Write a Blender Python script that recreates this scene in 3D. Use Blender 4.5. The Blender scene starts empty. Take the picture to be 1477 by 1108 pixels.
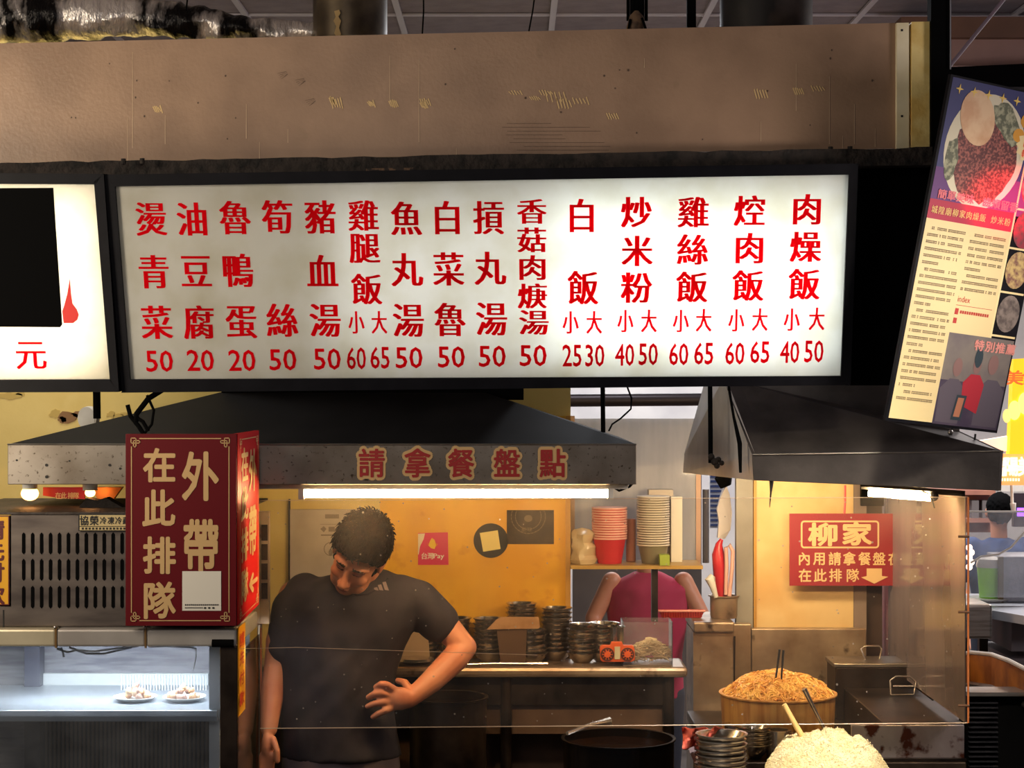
import bpy, bmesh, math, random
from mathutils import Vector, Matrix, Euler, noise
random.seed(7)
C = bpy.context.scene.collection
SC = bpy.context.scene
PI = math.pi
CAMZ, F, CX, CY, D0 = 1.95, 2750.0, 738.5, 565.0, 3.45

# ---------------------------------------------------------------- camera, world, lights, exposure
cd = bpy.data.cameras.new('camera'); cd.sensor_width = 36; cd.lens = F/1477*36; cd.shift_y = (CY-554)/1477; cd.clip_start = .05
cam = bpy.data.objects.new('camera', cd); C.objects.link(cam); cam.location = (0, -D0, CAMZ); cam.rotation_euler = (PI/2, 0, 0)
SC.camera = cam
SC.view_settings.view_transform = 'Standard'; SC.view_settings.look = 'None'; SC.view_settings.gamma = 1
SC.view_settings.use_curve_mapping = False; SC.view_settings.exposure = 0.0
SC.cycles.use_denoising = True; SC.cycles.max_bounces = 8; SC.cycles.transparent_max_bounces = 16
SC.cycles.sample_clamp_indirect = 4; SC.cycles.caustics_reflective = False; SC.cycles.caustics_refractive = False
w = bpy.data.worlds.new('market_air'); SC.world = w; w.use_nodes = True
w.node_tree.nodes['Background'].inputs[0].default_value = (.62, .60, .66, 1); w.node_tree.nodes['Background'].inputs[1].default_value = .085

def area(name, loc, target, size, energy, col, sy=None):
    l = bpy.data.lights.new(name, 'AREA'); l.energy = energy; l.color = col; l.size = size
    if sy: l.shape = 'RECTANGLE'; l.size_y = sy
    o = bpy.data.objects.new(name, l); C.objects.link(o); o.location = loc
    o.rotation_euler = (Vector(target)-Vector(loc)).to_track_quat('-Z', 'Y').to_euler(); return o
area('hood_side_fill', (.38, 3.9, 3.1), (.5, 2.6, 1.8), .5, 16, (.92, .95, 1))  # added unseen fill that brightens the right hood's left side
area('header_board_fill', (-2.3, .6, 2.75), (-.9, 2.1, 2.5), .5, 16, (1, .84, .64))  # added fill that evens out the header board, not a market lamp
area('market_light_left', (-2.1, .95, 1.95), (-1.0, 2.1, 2.2), .5, 14, (1, .84, .62))
area('bulkhead_fill', (2.5, .5, 2.3), (2.3, 2.9, 3.3), .6, 14, (1, .86, .84))  # added uplight for the bulkhead and soffit at upper right
spot_ = area('poster_fill', (1.9, .75, 2.2), (1.12, 1.75, 2.2), .3, 1.7, (1, .86, .74)); spot_.data.spread = .9  # added fill aimed at the tilted poster
spot_ = area('pillar_fill', (.80, 2.55, 1.66), (.98, 3.05, 1.3), .3, 5, (1, .74, .42), .05); spot_.data.specular_factor = .05  # added unseen fill for the cream pillar, no fixture behind the hood
spot_ = area('rice_fill', (.95, .4, 3.0), (.85, 1.9, .95), .2, 6.5, (1, .86, .66)); spot_.data.spread = .7  # added fill aimed down at the rice and bowls
area('market_light_overhead', (-.9, -.9, 3.0), (-.3, 2.1, 1.6), 1.0, 9, (1, .87, .76))
ls = bpy.data.lights.new('red_led_beam', 'SPOT'); ls.energy = 1800; ls.color = (1, .03, .08); ls.spot_size = math.radians(5.5); ls.spot_blend = 1; ls.shadow_soft_size = .02
lo = bpy.data.objects.new('red_led_beam', ls); C.objects.link(lo); lo.location = (.4, -.3, 2.35); lo.rotation_euler = (Vector((1.355, 1.776, 2.47))-Vector((.4,-.3,2.35))).to_track_quat('-Z', 'Y').to_euler()
area('back_room_ceiling_light', (.7, 8.6, 3.3), (.7, 8.9, 0), 2.2, 170, (.93, .96, 1))
area('left_kitchen_light', (-1.55, 2.62, 2.9), (-1.3, 3.1, 1.9), .35, 8, (1, .97, .90))
area('next_stall_light', (3.0, 4.0, 2.9), (2.2, 3.8, 0), .8, 85, (1, .93, .90))
area('far_stall_light', (3.3, 7.8, 3.2), (2.9, 8.2, 0), 1.2, 90, (1, .90, .86))
area('display_case_strip_light', (-1.12, 2.08, 1.226), (-1.12, 2.14, .9), .75, 6.5, (.93, .97, 1), .04)

# ---------------------------------------------------------------- helpers
def P(px, py, Y): return Vector(((px-CX)/F*(Y+D0), Y, CAMZ-(py-CY)/F*(Y+D0)))
def S(px, Y): return px/F*(Y+D0)
def srgb(*c):
    return tuple((v/255/12.92 if v/255 <= .04045 else ((v/255+.055)/1.055)**2.4) for v in c)

class MB:
    def __init__(s): s.v = []; s.f = []; s.mi = []; s.m = 0
    def add(s, vs, fs):
        k = len(s.v); s.v += [Vector(p) for p in vs]; s.f += [tuple(i+k for i in f) for f in fs]; s.mi += [s.m]*len(fs); return s
    def box(s, x0, x1, y0, y1, z0, z1):
        return s.add([(x0,y0,z0),(x1,y0,z0),(x1,y1,z0),(x0,y1,z0),(x0,y0,z1),(x1,y0,z1),(x1,y1,z1),(x0,y1,z1)],
                     [(0,3,2,1),(4,5,6,7),(0,1,5,4),(1,2,6,5),(2,3,7,6),(3,0,4,7)])
    def prism(s, pts, ext):
        pts = [Vector(p) for p in pts]; ext = Vector(ext); n = len(pts)
        nn = Vector((0,0,0))
        for i in range(n): nn += pts[i].cross(pts[(i+1)%n])
        if nn.dot(ext) > 0: pts = pts[::-1]
        return s.add(pts+[p+ext for p in pts], [tuple(range(n)), tuple(range(2*n-1, n-1, -1))]+[(i, i+n, (i+1)%n+n, (i+1)%n) for i in range(n)])
    def px(s, pts, Y, th=.01):
        Ys = Y if isinstance(Y, (list, tuple)) else [Y]*len(pts)
        return s.prism([P(a, b, y) for (a, b), y in zip(pts, Ys)], (0, th, 0))
    def pxbox(s, x0, y0, x1, y1, Y, th=.01): return s.px([(x0,y0),(x1,y0),(x1,y1),(x0,y1)], Y, th)
    def tube(s, pts, r, n=8, caps=True):
        pts = [Vector(p) for p in pts]; R = r if isinstance(r, (list, tuple)) else [r]*len(pts)
        vs = []; fs = []; ref = None
        for i, p in enumerate(pts):
            d = (pts[min(i+1, len(pts)-1)]-pts[max(i-1, 0)]).normalized()
            if ref is None: ref = Vector((0,0,1)) if abs(d.z) < .9 else Vector((1,0,0))
            a = d.cross(ref).normalized(); b = d.cross(a).normalized(); ref = -b if (-b).dot(ref) > 0 else b
            for k in range(n):
                t = 2*PI*k/n; vs.append(p+(a*math.cos(t)+b*math.sin(t))*R[i])
        for i in range(len(pts)-1):
            for k in range(n): fs.append((i*n+k, (i+1)*n+k, (i+1)*n+(k+1)%n, i*n+(k+1)%n))
        if caps: fs += [tuple(range(n)), tuple(range((len(pts)-1)*n+n-1, (len(pts)-1)*n-1, -1))]
        return s.add(vs, fs)
    def lathe(s, prof, c, n=24, mat=None):
        c = Vector(c); vs = []; fs = []
        for r, z in prof:
            for k in range(n):
                q = Vector((r*math.cos(2*PI*k/n), r*math.sin(2*PI*k/n), z))
                if mat: q = mat @ q
                vs.append(c+q)
        m = len(prof)
        for i in range(m-1):
            for k in range(n): fs.append((i*n+k, i*n+(k+1)%n, (i+1)*n+(k+1)%n, (i+1)*n+k))
        if prof[0][0] > 1e-5: fs.append(tuple(range(n-1, -1, -1)))
        if prof[-1][0] > 1e-5: fs.append(tuple(range((m-1)*n, m*n)))
        return s.add(vs, fs)
    def ball(s, c, r, n=12, m=8, rot=None):
        r = r if isinstance(r, (list, tuple)) else (r, r, r); c = Vector(c)
        vs = [Vector((0,0,-r[2]))]
        for i in range(1, m):
            a = -PI/2+PI*i/m
            for k in range(n): vs.append(Vector((r[0]*math.cos(a)*math.cos(2*PI*k/n), r[1]*math.cos(a)*math.sin(2*PI*k/n), r[2]*math.sin(a))))
        vs.append(Vector((0,0,r[2])))
        if rot: vs = [rot @ q for q in vs]
        fs = [(0, 1+(k+1)%n, 1+k) for k in range(n)]
        for i in range(m-2):
            for k in range(n): a = 1+i*n; fs.append((a+k, a+(k+1)%n, a+n+(k+1)%n, a+n+k))
        e = len(vs)-1; b = 1+(m-2)*n
        fs += [(b+k, b+(k+1)%n, e) for k in range(n)]
        return s.add([c+q for q in vs], fs)
    def mesh(s, name, org=Vector((0,0,0)), smooth=False):
        me = bpy.data.meshes.new(name); me.from_pydata([tuple(p-org) for p in s.v], [], s.f); 
        for p, mi in zip(me.polygons, s.mi): p.material_index = mi; p.use_smooth = smooth
        me.update(); return me
    def build(s, name, mt, parent=None, smooth=False, bevel=0, org=None, fix=False):
        if org is None:
            if parent is not None: org = wloc(parent)
            else:
                xs = [p.x for p in s.v]; ys = [p.y for p in s.v]; zs = [p.z for p in s.v]
                org = Vector(((min(xs)+max(xs))/2, (min(ys)+max(ys))/2, min(zs)))
        me = s.mesh(name, org, smooth)
        for m_ in (mt if isinstance(mt, (list, tuple)) else [mt]): me.materials.append(m_)
        if fix:
            bm = bmesh.new(); bm.from_mesh(me); bmesh.ops.recalc_face_normals(bm, faces=bm.faces); bm.to_mesh(me); bm.free()
        o = bpy.data.objects.new(name, me); C.objects.link(o)
        if parent is not None: o.parent = parent; o.location = org-wloc(parent)
        else: o.location = org
        if smooth:
            try: me.set_sharp_from_angle(angle=.7)
            except Exception: pass
        if bevel:
            b = o.modifiers.new('bevel', 'BEVEL'); b.width = bevel; b.segments = 2; b.limit_method = 'ANGLE'
        return o
def wloc(o):
    l = Vector(o.location)
    while o.parent: o = o.parent; l += o.location
    return l
def tag(o, label=None, cat=None, group=None, kind=None):
    if label: o['label'] = label
    if cat: o['category'] = cat
    if group: o['group'] = group
    if kind: o['kind'] = kind
    return o
def thing(name, label, cat, loc, group=None):
    o = bpy.data.objects.new(name, None); C.objects.link(o); o.location = loc; o.empty_display_size = .05
    return tag(o, label, cat, group)
def dup(r0, loc, label=None, rotz=0):
    r = r0.copy(); C.objects.link(r); r.location = loc; r.rotation_euler[2] = rotz
    if label: r['label'] = label
    for ch in list(r0.children):
        c = ch.copy(); C.objects.link(c); c.parent = r
        for g in list(ch.children):
            d = g.copy(); C.objects.link(d); d.parent = c
    return r

# ---------------------------------------------------------------- materials
MATS = {}
def mat(name, col, rough=.5, metal=0, col2=None, sc=20, lo=.4, hi=.65, bump=0, bsc=60, stretch=None, spec=.5, emit=None, es=0, detail=6, dirt=None, dlo=.58, dhi=.66, dsc=9):
    if name in MATS: return MATS[name]
    m = bpy.data.materials.new(name); m.use_nodes = True; nt = m.node_tree; N = nt.nodes; L = nt.links
    b = N['Principled BSDF']; b.inputs['Roughness'].default_value = rough; b.inputs['Metallic'].default_value = metal
    b.inputs['Specular IOR Level'].default_value = spec
    b.inputs['Base Color'].default_value = (*col, 1)
    tc = N.new('ShaderNodeTexCoord'); src = tc.outputs['Object']
    if stretch:
        mp = N.new('ShaderNodeMapping'); mp.inputs['Scale'].default_value = stretch; L.new(src, mp.inputs[0]); src = mp.outputs[0]
    last = None
    def layer(c_in, c2, scale, l, h, s_):
        n = N.new('ShaderNodeTexNoise'); n.inputs['Scale'].default_value = scale; n.inputs['Detail'].default_value = detail; L.new(s_, n.inputs['Vector'])
        r = N.new('ShaderNodeMapRange'); r.inputs[1].default_value = l; r.inputs[2].default_value = h; L.new(n.outputs[0], r.inputs[0])
        x = N.new('ShaderNodeMix'); x.data_type = 'RGBA'; L.new(r.outputs[0], x.inputs[0])
        if isinstance(c_in, tuple): x.inputs[6].default_value = (*c_in, 1)
        else: L.new(c_in, x.inputs[6])
        x.inputs[7].default_value = (*c2, 1); return x.outputs[2]
    if col2 is not None: last = layer(col, col2, sc, lo, hi, src)
    if dirt is not None: last = layer(last if last is not None else col, dirt, dsc, dlo, dhi, tc.outputs['Object'])
    if last is not None: L.new(last, b.inputs['Base Color'])
    if bump:
        n = N.new('ShaderNodeTexNoise'); n.inputs['Scale'].default_value = bsc; n.inputs['Detail'].default_value = 4; L.new(src, n.inputs['Vector'])
        bp = N.new('ShaderNodeBump'); bp.inputs['Strength'].default_value = bump; bp.inputs['Distance'].default_value = .01; L.new(n.outputs[0], bp.inputs['Height']); L.new(bp.outputs[0], b.inputs['Normal'])
    if emit: b.inputs['Emission Color'].default_value = (*emit, 1); b.inputs['Emission Strength'].default_value = es
    MATS[name] = m; return m
def film(name, haze=.15, hcol=(.8,.72,.66), streak=(3,3,40), tint=(1,1,1), gloss=.06, hvar=.15, sc=6, spots=0):
    """greasy clear acrylic: see-through with a pale smear and a reflection"""
    if name in MATS: return MATS[name]
    m = bpy.data.materials.new(name); m.use_nodes = True; nt = m.node_tree; N = nt.nodes; L = nt.links
    for n in list(N): N.remove(n)
    out = N.new('ShaderNodeOutputMaterial'); tr = N.new('ShaderNodeBsdfTransparent'); tr.inputs[0].default_value = (*tint, 1)
    d = N.new('ShaderNodeBsdfDiffuse'); d.inputs[0].default_value = (*hcol, 1); t2 = N.new('ShaderNodeBsdfTranslucent'); t2.inputs[0].default_value = (*hcol, 1)
    dm = N.new('ShaderNodeMixShader'); dm.inputs[0].default_value = .5; L.new(d.outputs[0], dm.inputs[1]); L.new(t2.outputs[0], dm.inputs[2])
    tc = N.new('ShaderNodeTexCoord'); mp = N.new('ShaderNodeMapping'); mp.inputs['Scale'].default_value = streak; L.new(tc.outputs['Object'], mp.inputs[0])
    no = N.new('ShaderNodeTexNoise'); no.inputs['Scale'].default_value = sc; no.inputs['Detail'].default_value = 5; L.new(mp.outputs[0], no.inputs['Vector'])
    mr = N.new('ShaderNodeMapRange'); mr.inputs[1].default_value = .35; mr.inputs[2].default_value = .75; mr.inputs[3].default_value = haze; mr.inputs[4].default_value = haze+hvar; L.new(no.outputs[0], mr.inputs[0])
    fac = mr.outputs[0]
    if spots:
        vo = N.new('ShaderNodeTexVoronoi'); vo.inputs['Scale'].default_value = 28; L.new(tc.outputs['Object'], vo.inputs['Vector'])
        n2 = N.new('ShaderNodeTexNoise'); n2.inputs['Scale'].default_value = 5; L.new(tc.outputs['Object'], n2.inputs['Vector'])
        r1 = N.new('ShaderNodeMath'); r1.operation = 'MULTIPLY'; L.new(n2.outputs[0], r1.inputs[0]); r1.inputs[1].default_value = .13
        lt = N.new('ShaderNodeMath'); lt.operation = 'LESS_THAN'; L.new(vo.outputs['Distance'], lt.inputs[0]); L.new(r1.outputs[0], lt.inputs[1])
        ml = N.new('ShaderNodeMath'); ml.operation = 'MULTIPLY'; L.new(lt.outputs[0], ml.inputs[0]); ml.inputs[1].default_value = spots
        ad = N.new('ShaderNodeMath'); ad.operation = 'ADD'; ad.use_clamp = True; L.new(fac, ad.inputs[0]); L.new(ml.outputs[0], ad.inputs[1]); fac = ad.outputs[0]
    m1 = N.new('ShaderNodeMixShader'); L.new(fac, m1.inputs[0]); L.new(tr.outputs[0], m1.inputs[1]); L.new(dm.outputs[0], m1.inputs[2])
    g = N.new('ShaderNodeBsdfGlossy'); g.inputs['Roughness'].default_value = .08
    fr = N.new('ShaderNodeFresnel'); fr.inputs[0].default_value = 1.35
    m2 = N.new('ShaderNodeMixShader'); L.new(fr.outputs[0], m2.inputs[0]); L.new(m1.outputs[0], m2.inputs[1]); L.new(g.outputs[0], m2.inputs[2])
    L.new(m2.outputs[0], out.inputs[0]); MATS[name] = m; return m
def glow(name, col, st):
    if name in MATS: return MATS[name]
    m = bpy.data.materials.new(name); m.use_nodes = True; b = m.node_tree.nodes['Principled BSDF']
    b.inputs['Base Color'].default_value = (*col, 1); b.inputs['Emission Color'].default_value = (*col, 1); b.inputs['Emission Strength'].default_value = st
    MATS[name] = m; return m
def backlit(name, col, trans=.6, grain=None):
    """white sign sheet lit from the tubes in the box behind it"""
    m = bpy.data.materials.new(name); m.use_nodes = True; nt = m.node_tree; N = nt.nodes; L = nt.links
    for n in list(N): N.remove(n)
    out = N.new('ShaderNodeOutputMaterial'); d = N.new('ShaderNodeBsdfDiffuse'); t = N.new('ShaderNodeBsdfTranslucent'); x = N.new('ShaderNodeMixShader'); x.inputs[0].default_value = trans
    tc = N.new('ShaderNodeTexCoord'); no = N.new('ShaderNodeTexNoise'); no.inputs['Scale'].default_value = 7; no.inputs['Detail'].default_value = 8; L.new(tc.outputs['Object'], no.inputs['Vector'])
    mr = N.new('ShaderNodeMapRange'); mr.inputs[1].default_value = .45; mr.inputs[2].default_value = .8; L.new(no.outputs[0], mr.inputs[0])
    mx = N.new('ShaderNodeMix'); mx.data_type = 'RGBA'; L.new(mr.outputs[0], mx.inputs[0]); mx.inputs[6].default_value = (*col, 1); mx.inputs[7].default_value = (col[0]*.86, col[1]*.84, col[2]*.76, 1)
    L.new(mx.outputs[2], d.inputs[0]); L.new(mx.outputs[2], t.inputs[0]); L.new(d.outputs[0], x.inputs[1]); L.new(t.outputs[0], x.inputs[2]); L.new(x.outputs[0], out.inputs[0])
    return m
M = {}
M['beam'] = mat('greasy_painted_board', srgb(166,136,112), .42, col2=srgb(148,120,98), sc=5, dirt=srgb(156,128,104), dsc=16, dlo=.66, dhi=.74, bump=.1, bsc=90)
M['grime'] = mat('grimy_iron', srgb(52,44,40), .8, col2=srgb(20,17,16), sc=30, bump=.9, bsc=60)
M['black'] = mat('black_paint', srgb(20,20,26), .45, col2=srgb(34,33,38), sc=25)
M['dead'] = mat('matt_black', srgb(5,5,6), .9, spec=.08)
M['frame'] = mat('dark_navy_frame', srgb(9,9,16), .5, col2=srgb(16,16,23), sc=14, spec=.15)
M['steel'] = mat('brushed_steel', srgb(176,170,164), .36, .9, col2=srgb(140,132,124), sc=8, stretch=(1,1,14))
M['steelw'] = mat('warm_greasy_steel', srgb(186,164,138), .34, .55, col2=srgb(136,112,92), sc=6, dirt=srgb(60,40,28), dsc=13, dlo=.62, dhi=.72)
M['hood'] = mat('stained_hood_steel', srgb(150,142,134), .42, .75, col2=srgb(120,110,100), sc=6, dirt=srgb(70,58,46), dsc=75, dlo=.60, dhi=.70)
M['hoodd'] = mat('dark_hood_steel', srgb(92,86,84), .45, .6, col2=srgb(60,56,55), sc=5, bump=.05)
M['darksteel'] = mat('dark_greasy_steel', srgb(74,62,54), .38, .75, col2=srgb(34,27,24), sc=7)
M['chrome'] = mat('polished_steel', srgb(222,214,204), .24, .95, col2=srgb(180,168,154), sc=18)
M['ywall'] = mat('yellow_painted_wall', srgb(222,196,116), .5, col2=srgb(212,184,100), sc=3, dirt=srgb(230,208,134), dsc=5, dlo=.56, dhi=.8, bump=.05)  # paled to hold the white light on the wall's left end
M['white'] = mat('white_paint', srgb(226,224,220), .5, col2=srgb(206,202,196), sc=8)
M['pillar'] = mat('cream_laminate', srgb(232,200,140), .5, col2=srgb(218,176,112), sc=6, dirt=srgb(190,140,80), dsc=14, dlo=.66)
M['red'] = mat('sign_red', srgb(98,7,19), .5, spec=.25)
M['redlit'] = mat('sign_red_lit', srgb(226,22,30), .4)  # lit copy of the sign red, tube lamp's glow put into the colour
M['gold'] = mat('sign_gold', srgb(206,170,118), .5)
M['cream'] = mat('sign_cream', srgb(232,196,140), .5)
M['menured'] = backlit('menu_red_vinyl', srgb(255,22,44), .75)
M['paper'] = mat('white_paper', srgb(228,224,214), .6)
M['ink'] = mat('black_ink', srgb(24,22,22), .6)
M['skin'] = mat('skin', srgb(206,138,104), .5, col2=srgb(196,120,88), sc=9)
M['shirt'] = mat('black_tshirt', srgb(44,38,46), .85, col2=srgb(34,30,38), sc=12, bump=.25, bsc=14)
M['hair'] = mat('black_hair', srgb(7,5,4), .6, col2=srgb(24,15,11), sc=26, spec=.04)
M['trouser'] = mat('grey_purple_cloth', srgb(92,78,84), .85, bump=.2, bsc=20)
M['noodle'] = mat('oily_noodle', srgb(244,192,98), .4, col2=srgb(222,150,62), sc=40)
M['rice'] = mat('rice', srgb(246,230,188), .55, col2=srgb(236,212,158), sc=26, bump=.8, bsc=170)

# ---------------------------------------------------------------- lettering
NTH = ['bottom one','second','third','fourth','fifth','sixth','seventh','eighth','ninth','tenth','eleventh','twelfth','thirteenth','fourteenth','fifteenth','sixteenth','seventeenth','eighteenth','nineteenth','twentieth','topmost']
GLY = {}
def prep(strings):
    objs = []
    for s_ in sorted(set(strings)):
        if s_ in GLY: continue
        c = bpy.data.curves.new('glyph', 'FONT'); c.body = s_; c.size = 1; c.resolution_u = 2; c.fill_mode = 'BOTH'
        o = bpy.data.objects.new('glyph', c); C.objects.link(o); objs.append((s_, o, c))
    dg = bpy.context.evaluated_depsgraph_get(); dg.update()
    for s_, o, c in objs:
        me = bpy.data.meshes.new_from_object(o.evaluated_get(dg))
        vs = [(v.co.x, v.co.y) for v in me.vertices]; fs = [tuple(p.vertices) for p in me.polygons]
        xs = [a for a, b in vs] or [0]; ys = [b for a, b in vs] or [0]
        GLY[s_] = (vs, fs, min(xs), max(xs), min(ys), max(ys)); bpy.data.meshes.remove(me)
    for s_, o, c in objs: bpy.data.objects.remove(o); bpy.data.curves.remove(c)
BOLDX = [(-.035,0),(-.017,0),(0,0),(.017,0),(.035,0)]
THIN = [(0,0)]
def ring(r, n=8): return [(0,0)]+[(r*math.cos(2*PI*k/n), r*math.sin(2*PI*k/n)) for k in range(n)]
class Plane:
    """a flat sign given by three picture points with distances; map() puts picture points on it"""
    def __init__(s, a, b, c):
        s.a = a; s.n = (b-a).cross(c-a).normalized()
        if s.n.y > 0: s.n = -s.n
        s.o = Vector((0,-D0,CAMZ))
    def map(s, x, y, off=0):
        d = P(x, y, 1)-s.o; t = (s.a-s.o).dot(s.n)/d.dot(s.n); return s.o+d*t+s.n*off
    sy = 1
class Quad:
    """a flat sign by its four corners, with (s,t) running 0..1 from its top left corner"""
    def __init__(s, tl, tr, br, bl):
        s.c = [Vector(q) for q in (tl, tr, br, bl)]; s.n = (s.c[1]-s.c[0]).cross(s.c[3]-s.c[0]).normalized()
        if s.n.y > 0: s.n = -s.n
    def map(s, x, y, off=0):
        a, b, c, d = s.c; return (a*(1-x)+b*x)*(1-y)+(d*(1-x)+c*x)*y+s.n*off
def glyph(mb, surf, ch, cx, cy, w_, h_, offs=THIN, off=.001, fit=False, shear=0):
    vs, fs, x0, x1, y0, y1 = GLY[ch]
    if not vs: return
    if fit: sx = w_/(x1-x0); sy = h_/(y1-y0); mx = (x0+x1)/2; my = (y0+y1)/2
    else: sx = w_/.90; sy = h_/.90; mx = (x0+x1)/2*.5+.25; my = .38*.5+(y0+y1)/2*.5
    for i, (ox, oy) in enumerate(offs):
        pts = []
        for a, b in vs:
            u = (a-mx+ox)*sx; v = -(b-my+oy)*sy; pts.append(surf.map(cx+u+shear*v, cy+v, off+i*.00002))
        mb.add(pts, fs)
def line(mb, surf, x0, y0, x1, y1, off=.001): mb.add([surf.map(x0,y0,off), surf.map(x0,y1,off), surf.map(x1,y1,off), surf.map(x1,y0,off)], [(0,1,2,3)])
def poly(mb, surf, pts, off=.001): mb.add([surf.map(a, b, off) for a, b in pts], [tuple(range(len(pts)))])
def ell(mb, surf, cx, cy, rx, ry, off=.001, n=28, rot=0, jit=0):
    pts = []
    for k in range(n):
        t = 2*PI*k/n; j = 1+random.uniform(-jit, jit); a = rx*math.cos(t)*j; b = ry*math.sin(t)*j
        pts.append((cx+a*math.cos(rot)-b*math.sin(rot), cy+a*math.sin(rot)+b*math.cos(rot)))
    poly(mb, surf, pts, off)
def sheet(mb, surf, pts, th=.01):
    mb.prism([surf.map(a, b, 0) for a, b in pts], surf.n*-th)
prep(list('燙青菜油豆腐魯鴨蛋筍絲豬血湯雞腿飯小大魚丸白摃香菇肉焿炒米粉焢燥請拿餐盤點在此排隊外帶先付款元柳家內用協榮冷凍藏台灣簡單美味齒頰留城隍廟世台飯') + ['50','20','60','65','25','30','40','Pay','index','2005','01','02','03','04','←'] + list('新竹美食報導特別推薦瑞陽'))

# ================================================================ SETTING
def struct(o): o['kind'] = 'structure'; return o
o = MB().box(-4.4, 5.6, -1.2, 11.2, -.05, 0).build('floor', mat('grey_floor', srgb(96,88,84), .5, col2=srgb(70,64,62), sc=4)); struct(o)
CZ = CAMZ+1.47
ce = struct(MB().box(-4.4, 5.6, -1.2, 11.2, CZ+.03, CZ+.08).build('ceiling', mat('ceiling_slab', srgb(60,56,58), .8)))
TM = mat('ceiling_tile_board', srgb(150,140,150), .8, col2=srgb(138,128,138), sc=12, bump=.2, bsc=150)
CB = mat('ceiling_bar_metal', srgb(196,190,202), .5)
proto = None
for i in range(-3, 7):
    for j in range(0, 10):
        x0 = -1.04+.6*i; y0 = 1.6+.6*j
        if proto is None:
            proto = MB().box(x0+.012, x0+.588, y0+.012, y0+.588, CZ+.005, CZ+.02).build('ceiling_tile', TM, ce, org=Vector((x0, y0, CZ))); px0, py0 = x0, y0; base = Vector(proto.location)
        else:
            t = proto.copy(); C.objects.link(t); t.parent = ce; t.location = base+Vector((x0-px0, y0-py0, random.uniform(0, .004)))
for i in range(-3, 8): MB().box(-1.04+.6*i-.012, -1.04+.6*i+.012, 1.6, 7.6, CZ-.004, CZ+.006).build('ceiling_bar', CB, ce)
for j in range(0, 11): MB().box(-2.85, 3.17, 1.6+.6*j-.01, 1.6+.6*j+.01, CZ-.002, CZ+.006).build('ceiling_bar', CB, ce)

# far wall of the room behind, yellow wall behind the counter
struct(MB().box(-4.4, 5.6, 10.9, 11.0, 0, CZ).build('wall_far', mat('far_wall', srgb(214,208,204), .7, col2=srgb(190,184,184), sc=2)))
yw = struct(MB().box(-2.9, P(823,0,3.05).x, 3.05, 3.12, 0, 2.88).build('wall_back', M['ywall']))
MB().px([(548,600),(822,600),(822,960),(548,960)], 3.0485, .001).build('tube_lit_wall', mat('tube_lit_wall', srgb(240,182,48), .42, col2=srgb(228,164,36), sc=4, dirt=srgb(190,120,40), dsc=10, dlo=.6, dhi=.8), yw)  # same wall: warm tube glow painted as a golden patch over the pale base
pl = MB()
def blob(mb, cx, cy, rx, ry, Y, n=16, j=.35, th=.002):
    pts = []
    for k in range(n):
        t = 2*PI*k/n; q = 1+random.uniform(-j, j); pts.append((cx+rx*q*math.cos(t), cy+ry*q*math.sin(t)))
    mb.px(pts, Y, th)
for a in [(98,603,16,8),(112,597,10,5),(90,606,8,4)]: blob(pl, *a, 3.047)
pl.build('bare_patch', mat('bare_plaster', srgb(140,104,70), .9), yw)
pl = MB()
for a in [(160,598,7,4),(172,600,7,3),(180,597,5,3),(12,571,16,5),(30,568,6,3),(80,596,9,6)]: blob(pl, *a, 3.048)
pl.build('bare_patch', mat('thin_paint', srgb(196,168,96), .9), yw)

# painted header board above the signs
def Yb(x): return 2.12-.12*(x+60)/1400
wf = MB().px([(-60,64),(1293,33),(1293,214),(-60,237)], [Yb(-60),Yb(1293),Yb(1293),Yb(-60)], .07).build('wall_front', M['beam']); struct(wf)
mk = MB()
SP = Plane(P(-60,64,Yb(-60)), P(1293,33,Yb(1293)), P(-60,237,Yb(-60)))
for (x, y0, y1) in [(191,75,214),(184,168,232),(238,166,208),(355,150,200),(374,205,234),(415,186,206),(562,80,150),(604,85,205),(658,214,230),(929,84,98),(1097,175,204),(1148,92,160),(1196,110,208),(1215,196,214),(1232,150,208),(1262,185,212)]:
    mk.add([SP.map(x,y0,.001), SP.map(x-.3,y1,.001), SP.map(x+1.0,y1,.001), SP.map(x+.7,y0,.001)], [(0,1,2,3)])
mk.build('paint_run', mat('pale_paint_run', srgb(200,172,142), .5), wf)
mk = MB()
for (cx, cy, rx, ry) in [(484,149,7,10),(478,146,3,8),(534,150,4,7),(566,150,5,8),(612,148,6,8),(610,152,4,7),(1096,136,8,9),(800,140,13,11),(812,150,9,9),(786,134,8,5),(836,146,10,8),(882,168,7,6),(742,134,8,4),(770,142,6,4),(1150,132,6,8),(1178,128,8,6),(226,158,5,7)]:
    n = 5
    for k in range(n):
        u = -rx+2*rx*k/(n-1); d = ry*random.uniform(.5,1)
        poly(mk, SP, [(cx+u-1.1,cy-d*.8),(cx+u+3,cy+d*.9),(cx+u+4.2,cy+d*.7),(cx+u+.4,cy-d)], .0012)
mk.build('scrape_mark', mat('pale_scrape', srgb(222,190,136), .6), wf)
mk = MB()
for k in range(26):
    a = random.uniform(20, 1280); b = random.uniform(70, 205); l_ = random.uniform(1.2, 2.2)
    ell(mk, SP, a, b, l_*.7, l_, .0014, 6)
for k in range(9):
    y = 178+k*5.5; x = 740+random.uniform(-20,20); line(mk, SP, x, y, x+random.uniform(60,140), y+.5, .0013)
for (x,y) in [(400,106),(425,116),(440,145)]:
    for q in range(4): poly(mk, SP, [(x+q*2,y+q*2.6),(x+13+q,y-3+q*1.2),(x+14,y-2.7+q*1.2),(x+q*2,y+.35+q*2.6)], .0013)
mk.build('scratch', mat('dark_scratch', srgb(92,74,62), .7), wf)
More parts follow.
